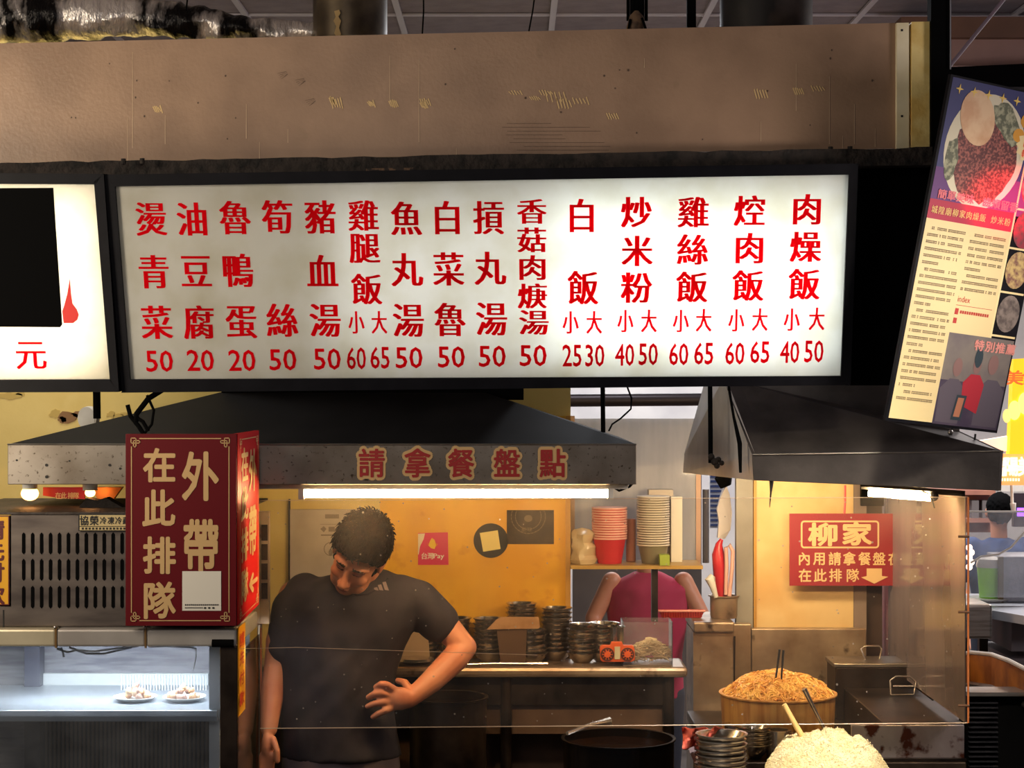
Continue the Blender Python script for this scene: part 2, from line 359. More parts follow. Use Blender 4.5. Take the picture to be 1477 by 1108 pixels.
MB().px([(1293.5,33),(1311,32.5),(1311,213.5),(1293.5,214)], [1.985]*4, .07).build('edge_strip', mat('ivory_strip', srgb(250,240,205), .5, col2=srgb(236,222,180), sc=9), wf)
MB().px([(1315,31.5),(1341,31),(1341,213),(1315,213)], [1.98]*4, .07).build('edge_strip', mat('yellow_strip', srgb(250,226,150), .5, col2=srgb(232,196,110), sc=14, bump=.2), wf)
for y in (42, 166): MB().px([(1299.5,y),(1302.5,y),(1302.5,y+3),(1299.5,y+3)], 1.984, .004).build('screw', M['ink'], wf)
rail = MB()
N_ = 60; top = []; bot = []
for k in range(N_+1):
    x = -60+1405*k/N_; top.append((x, 236-23*(k/N_)+random.uniform(-1.6,1.2))); bot.append((x, 262-24*(k/N_)))
pts = top+bot[::-1]
rail.px(pts, [2.02-.1*(a+60)/1405 for a, b in pts], .06)
t = tag(rail.build('iron_rail', M['grime']), 'sooty black iron angle rail running under the pinkish header board', 'rail')
for x in (178, 205, 1198, 1226):
    MB().tube([P(x,240-x*.017,1.955), P(x,232-x*.017,1.955)], .007, 8).build('bolt', M['grime'], t)
MB().px([(528,243),(596,242),(596,246),(528,247)], 1.945, .01).build('old_sticker', mat('old_sticker', srgb(120,92,70), .7, col2=srgb(40,30,26), sc=60, lo=.45, hi=.55), t)
tag(MB().px([(1228,232),(1376,213),(1372,556),(1222,556)], 2.03, .03).build('backing_board', M['dead']), 'plain black board filling the gap between the menu light box and the tilted poster', 'board')
tag(MB().px([(1343,-60),(1372,-60),(1372,215),(1343,215)], 1.96, .05).build('steel_post', M['dead']), 'black square steel post rising to the ceiling at right of the header board', 'post')
tag(MB().tube([P(1371,-60,1.95), P(1371,100,1.95)], .0022, 6).build('conduit', mat('conduit_grey', srgb(130,130,140), .4, .5)), 'thin grey conduit running up the right edge of the black steel post', 'conduit')

# bulkhead and beams beyond, upper right
def st_box(name, x0, y0, x1, y1, Y, th, m, label, cat): return tag(MB().pxbox(x0, y0, x1, y1, Y, th).build(name, m), label, cat)
st_box('bulkhead', 1300, 24, 1560, 54, 3.8, .2, mat('brown_board', srgb(128,92,74), .7, col2=srgb(110,80,66), sc=4), 'brown boxed bulkhead under the ceiling at upper right', 'bulkhead')
st_box('pink_soffit', 1300, 54.5, 1560, 95, 3.84, .14, mat('pink_board', srgb(176,140,130), .7, col2=srgb(160,128,122), sc=4), 'pinkish panel just below the brown bulkhead at upper right', 'panel')
MB_ = MB().px([(1300,100),(1560,88),(1560,124),(1300,128)], 3.68, .1); tag(MB_.build('black_beam', M['dead']), 'black horizontal beam behind the top of the tilted poster', 'beam')
tag(MB().tube([P(1366,100,2.6), P(1480,-40,2.6)], .006, 8).build('diagonal_conduit', mat('mauve_conduit', srgb(120,104,116), .6)), 'thin mauve conduit running diagonally up to the ceiling at upper right', 'conduit')
st_box('shop_fascia', 1430, 128, 1600, 172, 3.9, .05, glow('fascia_glow', srgb(232,205,215), .6), 'pale lit fascia strip seen above the tilted poster', 'fascia')

# pipes and rods above the header
foil = MB(); pts = []; rr = []
for k in range(61):
    u = k/60; x = -70+530*u; pts.append(P(x, 14+30*u+5*math.sin(u*9), 2.34)); rr.append((.095-.062*min(1,u*1.15))*(1+.05*math.sin(k*1.9)+random.uniform(-.03,.03)))
foil.tube(pts, rr, 20)
for i, p in enumerate(foil.v): foil.v[i] = p+Vector((0,1,1))*noise.noise(p*22)*.014
FO = mat('crumpled_foil', srgb(214,208,204), .3, .7, col2=srgb(14,12,13), sc=4, lo=.47, hi=.56, stretch=(2.5,1,1), bump=1.0, bsc=26)  # black patches put unlit shade into the silver foil's colour
tag(foil.build('foil_duct', FO, smooth=True), 'sagging crumpled silver foil duct, shaded black in patches, lying along the top of the header board', 'duct')
fl = tag(MB().lathe([(.112,CZ-P(505,60,2.3).z-.002),(.112,0)], P(505,60,2.3), 32, Matrix.Identity(3)).build('exhaust_pipe', mat('brown_pipe', srgb(96,84,66), .4, .6, col2=srgb(60,50,40), sc=9), smooth=True), 'round brown steel exhaust pipe rising behind the header board left of centre', 'pipe')
MB().px([(482,16),(489,14),(491,19),(488,24),(492,30),(489,40),(492,50),(486,54),(482,48),(485,38),(481,30),(484,24)], 2.183, .002).build('bare_scrape', mat('scrape_gold', srgb(170,142,90), .5), fl)
tag(MB().lathe([(.14,CZ-P(1105,50,2.35).z-.002),(.14,0)], P(1105,50,2.35), 32).build('exhaust_pipe', mat('sooty_pipe', srgb(34,32,32), .5, .4, col2=srgb(70,60,54), sc=6, lo=.5), smooth=True), 'wide sooty black exhaust pipe rising behind the header board right of centre', 'pipe')
bk = MB()
for dx in (-13,-6,0,6,13): bk.tube([P(919+dx,-40,2.2), P(919+dx,30,2.2)], .005 if dx in (-13,13) else .009, 8)
bo = tag(bk.build('hanger_bracket', M['dead']), 'cluster of black hanger rods above the header board ending in a wrapped brown knob', 'bracket')
MB().lathe([(.024,0),(.03,.02),(.02,.055),(.006,.07)], P(918,50,2.16), 12).build('knob', mat('wrapped_tape', srgb(120,96,72), .7, col2=srgb(60,44,36), sc=40), bo, True)
lt = MB().tube([P(909,28,2.14), P(905,50,2.13)], .004, 6); lt.tube([P(926,26,2.14), P(934,50,2.13)], .004, 6); lt.build('strut', M['dead'], bo)
tag(MB().pxbox(991, -50, 1004, 50, 2.25, .02).build('threaded_rod', M['dead']), 'thick black square hanger rod above the header board', 'rod')
for i, (a, b, c, d, lb) in enumerate([(270,-20,268,22,'thin black wire dropping to the foil duct'),(611,-20,609,52,'thin black wire hanging right of the brown exhaust pipe'),(773,-20,762,50,'thin black wire hanging above the middle of the header board')]):
    tag(MB().tube([P(a,b,2.3), P((a+c)/2+1,(b+d)/2,2.3), P(c,d,2.3)], .0026, 6).build('hanging_wire', M['dead']), lb, 'wire')

# ================================================================ MENU LIGHT BOX
MP = Plane(P(168,268,1.895), P(1224,252,1.85), P(188,548,1.95))
mroot = thing('menu_light_box', 'long white light box menu with fifteen columns of red dishes and prices', 'sign', MP.map(700,560))
mb = MB(); sheet(mb, MP, [(166,266),(1226,250),(1215,545),(186,550)], .003); mb.build('menu_sheet', backlit('backlit_sheet', (.86,.86,.82), .62), mroot)
fr = M['frame']
for pts in ([(152,252),(1236,236),(1226,252),(167,269)], [(188,547),(1213,542),(1224,555),(176,566)], [(152,252),(167,268),(189,550),(177,566)], [(1224,250),(1237,236),(1226,556),(1212,544)]):
    mb = MB(); mb.prism([MP.map(a, b, .012) for a, b in pts], MP.n*-.135); mb.build('frame_bar', fr, mroot)
mb = MB(); mb.prism([MP.map(a, b, -.11) for a, b in [(152,252),(1237,236),(1226,556),(177,566)]], MP.n*-.01); mb.build('back_plate', M['white'], mroot)
def shr(x): return .070-(x-178)/1040*.108
let = MB()
U = []
def col(chars, w_, h_):
    for ch, x, y in chars: glyph(let, MP, ch, x, y, w_, h_, BOLDX, .001, shear=shr(x))
def num(ch, x, y, w_=38, h_=30): glyph(let, MP, ch, x, y, w_, h_, [(-.012,0),(.012,0),(0,.012),(0,-.012)], .001, fit=True, shear=shr(x))
col([('燙',218,316),('青',222,392),('菜',226,465),('油',277,316),('豆',283,391),('腐',287,465),('魯',339,314),('鴨',343,390),('蛋',348,464),('筍',400,313),('絲',407,462),('豬',462,313),('血',465,391),('湯',469,462),
     ('魚',586,315),('丸',587,389),('湯',589,462),('白',645,314),('菜',647,388),('魯',649,461),('摃',705,314),('丸',707,387),('湯',709,460)], 41, 47)
col([('雞',524,311),('腿',526,358),('飯',529,417)], 40, 43)
col([('香',767,305),('菇',767,346),('肉',768,386),('焿',768,427),('湯',770,465)], 39, 35)
col([('白',839,311),('飯',841,415)], 40, 47)
col([('炒',918,306),('米',919,362),('粉',918,415),('雞',1000,306),('絲',999,360),('飯',998,414),('焢',1081,304),('肉',1081,358),('飯',1079,412),('肉',1164,302),('燥',1162,356),('飯',1160,410)], 41, 43)
for ch, x, y in [('小',514,465),('大',547,465),('小',823,465),('大',857,465),('小',902,463),('大',936,463),('小',982,463),('大',1015,462),('小',1062,462),('大',1096,461),('小',1142,461),('大',1178,460)]:
    glyph(let, MP, ch, x, y, 21, 32, [(-.03,0),(.03,0),(0,0)], .001, shear=shr(x))
for s_, x, y in [('50',230,521),('20',289,520),('20',349,520),('50',408,519),('50',472,518),('50',590,516),('50',651,515),('50',710,514),('50',769,513)]: num(s_, x, y)
for s_, x, y in [('60',514,517),('65',548,516),('25',825,513),('30',858,513),('40',901,512),('50',935,511),('60',979,511),('65',1015,510),('60',1060,510),('65',1096,508),('40',1139,508),('50',1174,507)]: num(s_, x, y, 27, 31)
let.build('lettering', M['menured'], mroot)
def tube_light(name, plane, x0, y0, x1, y1, power, colr, back=.085):
    a = plane.map(x0, (y0+y1)/2, -back); b = plane.map(x1, (y0+y1)/2, -back)
    l = bpy.data.lights.new(name, 'AREA'); l.shape = 'RECTANGLE'; l.size = (b-a).length; l.size_y = (plane.map(x0,y0,-back)-plane.map(x0,y1,-back)).length; l.energy = power; l.color = colr
    o = bpy.data.objects.new(name, l); C.objects.link(o); o.location = (a+b)/2
    z = -plane.n; x = (b-a).normalized(); y = z.cross(x)
    o.rotation_euler = Matrix((x, y, z)).transposed().to_euler(); return o
tube_light('menu_box_tubes', MP, 800, 285, 1216, 520, 4.8, (.90,.97,1))
tube_light('menu_box_worn_tubes', MP, 480, 285, 800, 520, 1.3, (.95,.97,1))
tube_light('menu_box_failing_tubes', MP, 190, 285, 480, 520, .15, (1,.93,.84))

# left light box with a black cover
LP = Plane(P(-60,264,1.90), P(138,264,1.885), P(-60,549,1.95))
lroot = thing('light_box', 'white light box at the left edge with black covered panel, red flame and red character', 'sign', LP.map(50,560))
mb = MB(); sheet(mb, LP, [(-120,262),(140,262),(162,549),(-120,551)], .003); mb.build('light_sheet', backlit('backlit_sheet_warm', (.92,.88,.78), .62), lroot)
for pts in ([(-120,249),(150,251),(140,266),(-120,265)], [(-120,548),(161,547),(172,565),(-120,566)], [(137,262),(151,251),(173,565),(160,549)]):
    mb = MB(); mb.prism([LP.map(a, b, .012) for a, b in pts], LP.n*-.13); mb.build('frame_bar', fr, lroot)
mb = MB(); mb.prism([LP.map(a, b, -.11) for a, b in [(-120,249),(150,251),(173,565),(-120,566)]], LP.n*-.01); mb.build('back_plate', M['white'], lroot)
mb = MB(); mb.prism([LP.map(a, b, .004) for a, b in [(-90,272),(77,271),(90,468),(87,472),(-90,471)]], LP.n*-.003); mb.build('cover_sheet', M['dead'], lroot)
mb = MB(); poly(mb, LP, [(101,401),(103,425),(105,438),(111,446),(114,454),(112,461),(106,466),(92,466),(90,449),(93,440),(97,425)], .002); mb.build('flame_print', mat('flame_red', srgb(226,34,26), .5), lroot)
mb = MB(); glyph(mb, LP, '元', 45, 512, 42, 42, [(-.02,0),(.02,0),(0,0)], .002, shear=.07); mb.build('lettering', M['menured'], lroot)
tube_light('left_box_tubes', LP, -115, 290, 132, 530, 5.0, (1,.97,.90))

# ================================================================ TILTED POSTER
TL = P(1372,107,1.63); BL = P(1277,607,1.72); BR = P(1438,625,1.90); TR = TL+(BR-BL)*1.02
Q4 = Quad(TL, TR, BR, BL)
proot = thing('tilted_poster', 'tilted blue and cream food poster with a bowl of minced pork rice hanging at right', 'poster', BL)
mb = MB(); mb.prism([Q4.map(a, b, 0) for a, b in [(0,0),(1,0),(1,1),(0,1)]], Q4.n*-.012); mb.build('poster_board', M['frame'], proot)
def pq(name, m, fn):
    mb = MB(); fn(mb); mb.build(name, m, proot); return mb
pq('printed_ground', mat('poster_navy', srgb(44,48,104), .5), lambda b: poly(b, Q4, [(.02,.006),(.985,.006),(.985,.26),(.02,.26)], .0006))
pq('printed_ground', mat('poster_purple', srgb(92,44,112), .5), lambda b: poly(b, Q4, [(.02,.26),(.985,.26),(.985,.36),(.02,.36)], .0006))
def gw(b):
    ell(b, Q4, .40, .195, .345, .165, .0010, 40, 0)
pq('printed_bowl', mat('poster_bowl', srgb(214,206,178), .5), gw)
def meat(b): ell(b, Q4, .41, .215, .285, .125, .0014, 34, 0, .06)
pq('printed_meat', mat('poster_meat', srgb(84,34,34), .5, col2=srgb(160,90,78), sc=130, lo=.45, hi=.62), meat)
pq('printed_greens', mat('poster_greens', srgb(90,94,72), .5, col2=srgb(160,160,130), sc=70, lo=.45, hi=.6), lambda b: (ell(b, Q4, .55, .105, .14, .045, .0016, 20, .3, .12), ell(b, Q4, .13, .23, .055, .06, .0016, 16, 0, .15)))
pq('printed_egg', mat('poster_egg', srgb(206,160,120), .5, col2=srgb(224,190,150), sc=22), lambda b: ell(b, Q4, .285, .105, .155, .075, .002, 30, .15))
def stars(b):
    for k in range(7):
        x = .09+.125*k; y = .035+.0*k
        pts = []
        for q in range(8):
            r = (.034 if q % 2 == 0 else .010); pts.append((x+r*math.sin(q*PI/4), y+r*.42*math.cos(q*PI/4)*1.05))
        poly(b, Q4, pts, .0024)
pq('printed_star', mat('poster_star', srgb(232,196,96), .5), stars)
def burst(b):
    pts = []
    for q in range(28):
        r = 1 if q % 2 == 0 else .84; pts.append((.82+.17*r*math.cos(q*PI/14), .155+.055*r*math.sin(q*PI/14)))
    poly(b, Q4, pts, .0024)
pq('printed_burst', mat('poster_cream', srgb(236,216,160), .5), burst)
pq('lettering', M['menured'], lambda b: [glyph(b, Q4, c_, .74+.055*i, .15+.028*j, .05, .022, [(-.02,0),(.02,0)], .003) for j, row in enumerate(['新竹美','報導特']) for i, c_ in enumerate(row)]+[glyph(b, Q4, '2005', .80, .122, .13, .018, THIN, .003, fit=True)])
pq('printed_ribbon', mat('poster_ribbon', srgb(214,150,40), .5), lambda b: (ell(b, Q4, .73, .085, .075, .025, .0022, 16), ell(b, Q4, .66, .13, .05, .02, .0022, 12)))
pq('lettering', mat('poster_rose', srgb(220,110,120), .5), lambda b: [glyph(b, Q4, c_, x, .335, .073, .026, ring(.02,4), .003) for c_, x in zip('簡單美味齒頰留香', (.11,.19,.27,.35,.50,.58,.66,.74))])
pq('printed_band', mat('poster_crimson', srgb(168,24,60), .5), lambda b: poly(b, Q4, [(.02,.352),(.76,.352),(.76,.408),(.02,.408)], .0012))
pq('lettering', mat('poster_gold', srgb(232,190,120), .5), lambda b: [glyph(b, Q4, c_, x, .381, .049, .022, [(-.01,0),(.01,0)], .003) for c_, x in zip('城隍廟柳家肉燥飯炒米粉', (.07,.13,.19,.25,.31,.37,.43,.49,.59,.65,.71))])
pq('printed_text_ground', mat('poster_beige', srgb(226,206,152), .5), lambda b: poly(b, Q4, [(.02,.408),(.76,.408),(.76,.722),(.40,.722),(.40,.99),(.02,.99)], .0012))
def rows(b):
    rnd = random.Random(3)
    for (x0, x1, y0, y1) in [(.05,.37,.43,.935),(.42,.74,.43,.60)]:
        y = y0; k = 0
        while y < y1:
            x = x0+(.03 if k % 6 == 0 else 0); xe = x1-(.18 if k % 6 == 5 else rnd.uniform(0,.02))
            while x < xe:
                wd = .0105
                if rnd.random() > .1:
                    q = rnd.random()
                    line(b, Q4, x, y, x+wd*.85, y+.0022, .002); line(b, Q4, x, y+.0052, x+wd*.85, y+.0070, .002)
                    line(b, Q4, x+wd*(.1+.5*q), y, x+wd*(.3+.5*q), y+.0088, .002)
                x += wd*1.12
            y += .0198; k += 1
pq('fine_print', mat('poster_ink', srgb(84,60,44), .6), rows)
pq('lettering', mat('poster_redink', srgb(176,48,40), .6), lambda b: (glyph(b, Q4, 'index', .47, .622, .11, .018, THIN, .002, fit=True), line(b, Q4, .41, .640, .73, .6415, .002), line(b, Q4, .41, .65, .44, .668, .002), line(b, Q4, .41, .678, .44, .694, .002), [line(b, Q4, .455+.02*i, .655, .470+.02*i, .664, .002) for i in range(13)]))
pq('printed_photo', mat('poster_photo_wall', srgb(120,112,104), .6, col2=srgb(96,88,92), sc=9), lambda b: poly(b, Q4, [(.40,.722),(.985,.722),(.985,.86),(.40,.86)], .0013))
pq('printed_photo', mat('poster_photo_dark', srgb(54,42,66), .6, col2=srgb(74,62,80), sc=12), lambda b: poly(b, Q4, [(.40,.86),(.985,.86),(.985,.992),(.40,.992)], .0013))
def man(b, cx, top, wd, o_=.0018):
    poly(b, Q4, [(cx-wd*.5,.985),(cx-wd*.55,top+.085),(cx-wd*.2,top+.055),(cx+wd*.2,top+.055),(cx+wd*.55,top+.085),(cx+wd*.5,.985)], o_)
pq('printed_figure', mat('poster_suit', srgb(84,76,88), .6), lambda b: (man(b,.52,.80,.20), man(b,.86,.79,.22)))
pq('printed_figure', mat('poster_redshirt', srgb(168,24,44), .6), lambda b: poly(b, Q4, [(.62,.93),(.60,.862),(.66,.835),(.74,.835),(.79,.862),(.77,.95)], .0022))
pq('printed_figure', mat('poster_face', srgb(128,96,92), .6), lambda b: (ell(b, Q4, .53, .82, .04, .028, .0024, 16), ell(b, Q4, .70, .808, .036, .026, .0024, 16), ell(b, Q4, .84, .80, .045, .03, .0024, 16)))
pq('printed_figure', mat('poster_cap', srgb(30,50,60), .6), lambda b: (ell(b, Q4, .70, .785, .035, .03, .0026, 14), poly(b, Q4, [(.57,.90),(.66,.90),(.64,.975),(.55,.975)], .0026)))
pq('printed_award', mat('poster_award', srgb(170,110,80), .6), lambda b: poly(b, Q4, [(.585,.908),(.64,.908),(.625,.965),(.57,.965)], .0028))
pq('lettering', mat('poster_pink', srgb(216,140,130), .6), lambda b: [glyph(b, Q4, c_, .68+.095*i, .748, .08, .03, ring(.03,4), .003) for i, c_ in enumerate('特別推薦')])
pq('printed_divider', mat('poster_cream', (0,0,0)), lambda b: (line(b, Q4, .76,.20,.775,.722,.0012), [line(b, Q4, .76, y, .985, y+.006, .0014) for y in (.20,.335,.45,.58,.71)]))
for (y, mm) in ((.27, mat('poster_dish_red', srgb(176,52,60), .5, col2=srgb(226,140,130), sc=60)), (.395, mat('poster_dish_dark', srgb(150,40,60), .5, col2=srgb(90,60,60), sc=60)), (.515, mat('poster_noodle', srgb(196,170,110), .5, col2=srgb(120,80,70), sc=70)), (.645, mat('poster_grey_dish', srgb(128,116,108), .5, col2=srgb(80,70,66), sc=60))):
    pq('printed_dish', mm, lambda b: ell(b, Q4, .88, y, .10, .055, .0018, 24))

# ================================================================ LEFT HOOD
Yh = 2.05
hr = thing('extractor_hood', 'long speckled steel extractor hood with a sloping top over the kitchen on the left', 'hood', P(465,700,Yh+.4))
zt = P(0,641,Yh).z; zb = P(0,699,Yh).z; xl = P(11,0,Yh).x; xr = P(918,0,Yh).x
MB().box(xl, xr, Yh, Yh+.008, zb, zt).build('front_lip', M['hood'], hr, bevel=.002)
mb = MB(); mb.box(xl, xl+.008, Yh+.008, Yh+.93, zb, zt); mb.build('side_lip', M['hoodd'], hr)
mb = MB(); mb.box(xr-.008, xr, Yh+.008, Yh+.93, zb, zt); mb.build('side_lip', M['hoodd'], hr)
MB().box(xl, xr, Yh+.93, Yh+.938, zb, zt).build('back_lip', M['hoodd'], hr)
MB().tube([(xl, Yh-.002, zt), (xr, Yh-.002, zt)], .0025, 6).build('folded_edge', M['steel'], hr)
a0, a1 = (xl, Yh, zt), (xr, Yh, zt); b0, b1 = (xl, Yh+.93, zt), (xr, Yh+.93, zt)
c0 = P(330,563,2.45); c1 = P(690,570,2.45); c1.z = c0.z; d0 = Vector((c0.x, 2.65, c0.z)); d1 = Vector((c1.x, 2.65, c0.z))
mb = MB(); mb.add([a0,a1,b1,b0,c0,c1,d1,d0], [(0,1,5,4),(1,2,6,5),(2,3,7,6),(3,0,4,7)])
dn = Vector((0,0,-.012)); mb.add([Vector(q)+dn for q in (a0,a1,b1,b0,c0,c1,d1,d0)], [(4,5,1,0),(5,6,2,1),(6,7,3,2),(7,4,0,3)])
mb.build('sloping_top', mat('sooty_shaded_hood_top', srgb(26,24,25), .7, 0, col2=srgb(14,12,13), sc=3, spec=.1), hr)  # soot, made blacker to hold the shade under the light box
MB().box(c0.x-.02, c1.x+.14, 2.43, 2.7, c0.z-.03, c0.z+.35).build('duct_collar', M['dead'], hr)
mb = MB()
for (x, y, r) in [(67,688,2.2),(67,671,2.2),(158,671,2),(173,676,1.6),(24,664,1.5),(100,665,1.3)]: mb.px([(x+r*math.cos(2*PI*k/8), y+r*math.sin(2*PI*k/8)) for k in range(8)], Yh-.002, .003)
o = mb.build('rivet_hole', M['ink'], hr); o['kind'] = 'stuff'
HP = Plane(P(0,641,Yh-.001), P(918,636,Yh-.001), P(0,700,Yh-.001))
for ch, x in zip('請拿餐盤點', (536,602,665,731,797)):
    mb = MB(); glyph(mb, HP, ch, x, 668, 35, 39, ring(.125, 14), .0004); mb.build('letter_backing', M['gold'], hr)
    mb = MB(); glyph(mb, HP, ch, x, 668, 35, 39, ring(.022, 6), .0018); mb.build('lettering', mat('sticker_red', srgb(158,38,40), .5), hr)
# its lamp
tb = P(0,712,2.10); x0 = P(437,0,2.10).x; x1 = P(878,0,2.10).x
lr = thing('tube_lamp', 'long glowing warm tube lamp under the front lip of the long left hood', 'lamp', (x0, 2.1, tb.z-.014))
MB().tube([(x0+.003,2.10,tb.z), (x1-.003,2.10,tb.z)], .0125, 14).build('glowing_tube', glow('warm_tube', (1,.66,.30), 100), lr, True)
MB().box(P(375,0,2.12).x, P(905,0,2.12).x, 2.09, 2.13, tb.z+.0135, tb.z+.026).build('fixture', M['white'], lr)
for xx in (x0-.012, x1-.003): MB().box(xx, xx+.016, 2.085, 2.118, tb.z-.016, tb.z+.0135).build('end_cap', M['white'], lr)
tag(MB().tube([P(880,700,2.13), P(893,708,2.13), P(908,702,2.13), P(915,694,2.14)], .004, 6).build('lamp_cable', M['dead']), 'black cable sagging from the right end of the long tube lamp', 'cable')
# rods, cables and bell above the hood
for x, y0, y1, Y, lb in [(140,556,604,2.5,'black hanger rod holding the left hood beside the white round bell'),(870,553,624,2.3,'black hanger rod holding the right end of the left hood'),(1025,553,668,2.2,'black hanger rod crossing the bright steel side of the right hood')]:
    tag(MB().tube([P(x-1,y0-20,Y), P(x,y1,Y)], .007 if x != 140 else .012, 8).build('hanger_rod', M['dead']), lb, 'rod')
t = thing('round_bell', 'white round plastic bell behind the left hood under the left light box', 'bell', P(128,615,2.7))
rm = Euler((PI/2, 0, -.5)).to_matrix()
MB().lathe([(.0,-.028),(.02,-.026),(.032,-.012),(.034,.0)], P(127,604,2.68), 24, rm @ Matrix.Identity(3)).build('dome', M['white'], t, True)
MB().lathe([(.038,0),(.038,.012),(.036,.022)], P(131,603,2.70), 24, rm).build('rim', M['white'], t, True)
for pts, r, lb in [([(238,560),(214,575),(197,597),(196,608)],.010,'thick black cable slanting down from the menu light box onto the hood'),([(184,584),(188,600),(200,615),(207,626)],.008,'short black cable end sticking up behind the red sign'),([(212,570),(222,592),(219,612),(208,626)],.005,'looped thin black cable behind the top of the red sign'),([(196,602),(206,608),(214,622)],.007,'black cable coil lying on the hood behind the red sign')]:
    tag(MB().tube([P(a, b, 2.0) for a, b in pts], r*.8, 8).build('black_cable', M['dead']), lb, 'cable')
tag(MB().tube([P(904,556,2.25), P(911,575,2.25), P(910,590,2.25), P(895,604,2.25), P(883,612,2.25), P(878,622,2.25)], .003, 6).build('thin_wire', M['dead']), 'thin black wire curling down to the right end of the left hood', 'wire')

# ================================================================ LEFT: LOUVRED UNIT, RED SIGN, DISPLAY CASE
zs = P(0,908,1.9).z
ut = thing('louvred_unit', 'stainless fridge motor unit with rows of black vertical slots left of the red sign', 'fridge unit', P(150,905,2.2))
xa = P(-90,0,1.95).x; xb = P(340,0,1.95).x; z1 = P(0,742,1.95).z; z0 = zs+.001
MB().box(xa, xb, 1.95, 2.13, z0, z1).build('housing', mat('dull_steel', srgb(128,118,112), .42, .75, col2=srgb(92,84,82), sc=4, stretch=(1,1,4)), ut, bevel=.004)
MB().box(xa, xb, 1.945, 2.66, z1, z1+.006).build('greasy_lid', mat('greasy_lid', srgb(66,52,44), .6, col2=srgb(36,28,24), sc=10, bump=.5), ut)
sm = None
for r, (ya, yb_) in enumerate([(768,800),(806,838),(845,878)]):
    for k in range(12):
        x = 34+12.9*k; pts = [(x-2.4,ya+3),(x,ya),(x+2.4,ya+3),(x+2.4,yb_-3),(x,yb_),(x-2.4,yb_-3)]
        MB().px(pts, 1.9485, .004).build('vent_slot', M['dead'], ut)
MB().pxbox(4, 880, 6, 912, 1.949, .004).build('seam', M['ink'], ut)
gp = thing('wall_grille', 'small upright steel grille seen past the right edge of the red sign', 'grille', P(377,900,2.335))
MB().pxbox(366, 738, 388, 900, 2.34, .03).build('grille_plate', M['steelw'], gp)
for k in range(4):
    MB().pxbox(377, 757+28*k, 386, 780+28*k, 2.336, .003).build('grille_cell', M['darksteel'], gp)
np_ = thing('maker_plate', 'cream maker plate with black characters at the top of the louvred unit', 'label', P(147,768,1.945))
MB().pxbox(113, 741, 192, 766, 1.942, .004).build('plate', M['ink'], np_)
PPp = Plane(P(113,741,1.941), P(192,741,1.941), P(113,766,1.941))
mb = MB(); line(mb, PPp, 115, 743, 190, 759, .0006); line(mb, PPp, 115, 760, 190, 765, .0006); mb.build('label_face', mat('plate_cream', srgb(196,176,128), .5), np_)
mb = MB(); [glyph(mb, PPp, c_, x, 751, w_, w_+1, ring(.03,4), .0012) for c_, x, w_ in zip('協榮冷凍冷藏', (121.5,136,149,160,171,182), (12,12,9,9,9,9))]
for k in range(14): line(mb, PPp, 118+5*k, 761, 121+5*k, 764, .0012)
mb.build('lettering', M['ink'], np_)
mb = MB(); pts = [(110,742),(116,728),(126,719),(140,722),(152,718),(166,726),(178,733),(186,742)]; mb.px(pts, 2.17, .06)
tag(mb.build('sooty_rag', mat('soot', srgb(30,24,22), .9, bump=.6)), 'crumpled sooty black rag lying on the louvred unit under the hood', 'rag')
# heat lamps and red strip under hood
for x, y, r, lb, st in [(43,712,13,'glowing orange heat lamp under the left end of the hood',9),(130,711,7.5,'small bright heat lamp under the hood beside the sooty rag',14)]:
    h_ = thing('heat_lamp', lb, 'lamp', P(x,y+r,2.2)); 
    MB().ball(P(x,y,2.2), (S(r,2.2), S(r,2.2)*.8, S(r,2.2)*.8), 16, 10).build('bulb', glow('heat_bulb_%d' % st, (1,.42,.12), st), h_, True)
    MB().lathe([(.022,0),(.022,.03),(.012,.04)], P(x,y-r*.5,2.2), 14).build('socket', M['white'], h_, True)
rs = thing('red_strip_sign', 'dark red strip sign with pale characters between the two heat lamps', 'sign', P(92,722,2.3))
MB().px([(62,703),(122,703),(122,720),(88,719),(62,715)], 2.26, .01).build('board', mat('strip_red', srgb(190,30,44), .5), rs)
PS = Plane(P(62,703,2.258), P(122,703,2.258), P(62,720,2.258)); mb = MB()
for c_, x in zip('在此排隊', (84,92,102,110)): glyph(mb, PS, c_, x, 715, 8, 9, ring(.02,4), .001)
mb.build('lettering', M['cream'], rs)
mb = MB(); mb.px([(134,703),(176,703),(162,722),(140,720)], 2.3, .03); tag(mb.build('copper_reflector', mat('copper', srgb(226,140,66), .35, .5)), 'orange copper lamp reflector under the hood beside the red sign', 'reflector')
# yellow sign at left edge
ys = thing('yellow_sign', 'yellow upright sign with dark red characters cut by the left edge', 'sign', P(-8,875,1.95))
MB().pxbox(-34, 742, 16, 875, 1.95, .008).build('board', mat('sign_cream_edge', srgb(214,170,70), .5), ys)
PY = Plane(P(-34,742,1.949), P(16,742,1.949), P(-34,875,1.949)); mb = MB(); line(mb, PY, -32, 744, 13.5, 873, .0005); mb.build('border_line', mat('maroon', srgb(90,20,26), .5), ys)
mb = MB(); line(mb, PY, -30.5, 745.5, 12, 871.5, .001); mb.build('yellow_field', mat('sign_yellow', srgb(226,166,30), .5), ys)
mb = MB(); [glyph(mb, PY, c_, -9, y, 29, 27, ring(.035,6), .0015) for c_, y in zip('請先付款', (764,795,826,858))]; mb.build('lettering', mat('maroon', (0,0,0)), ys)

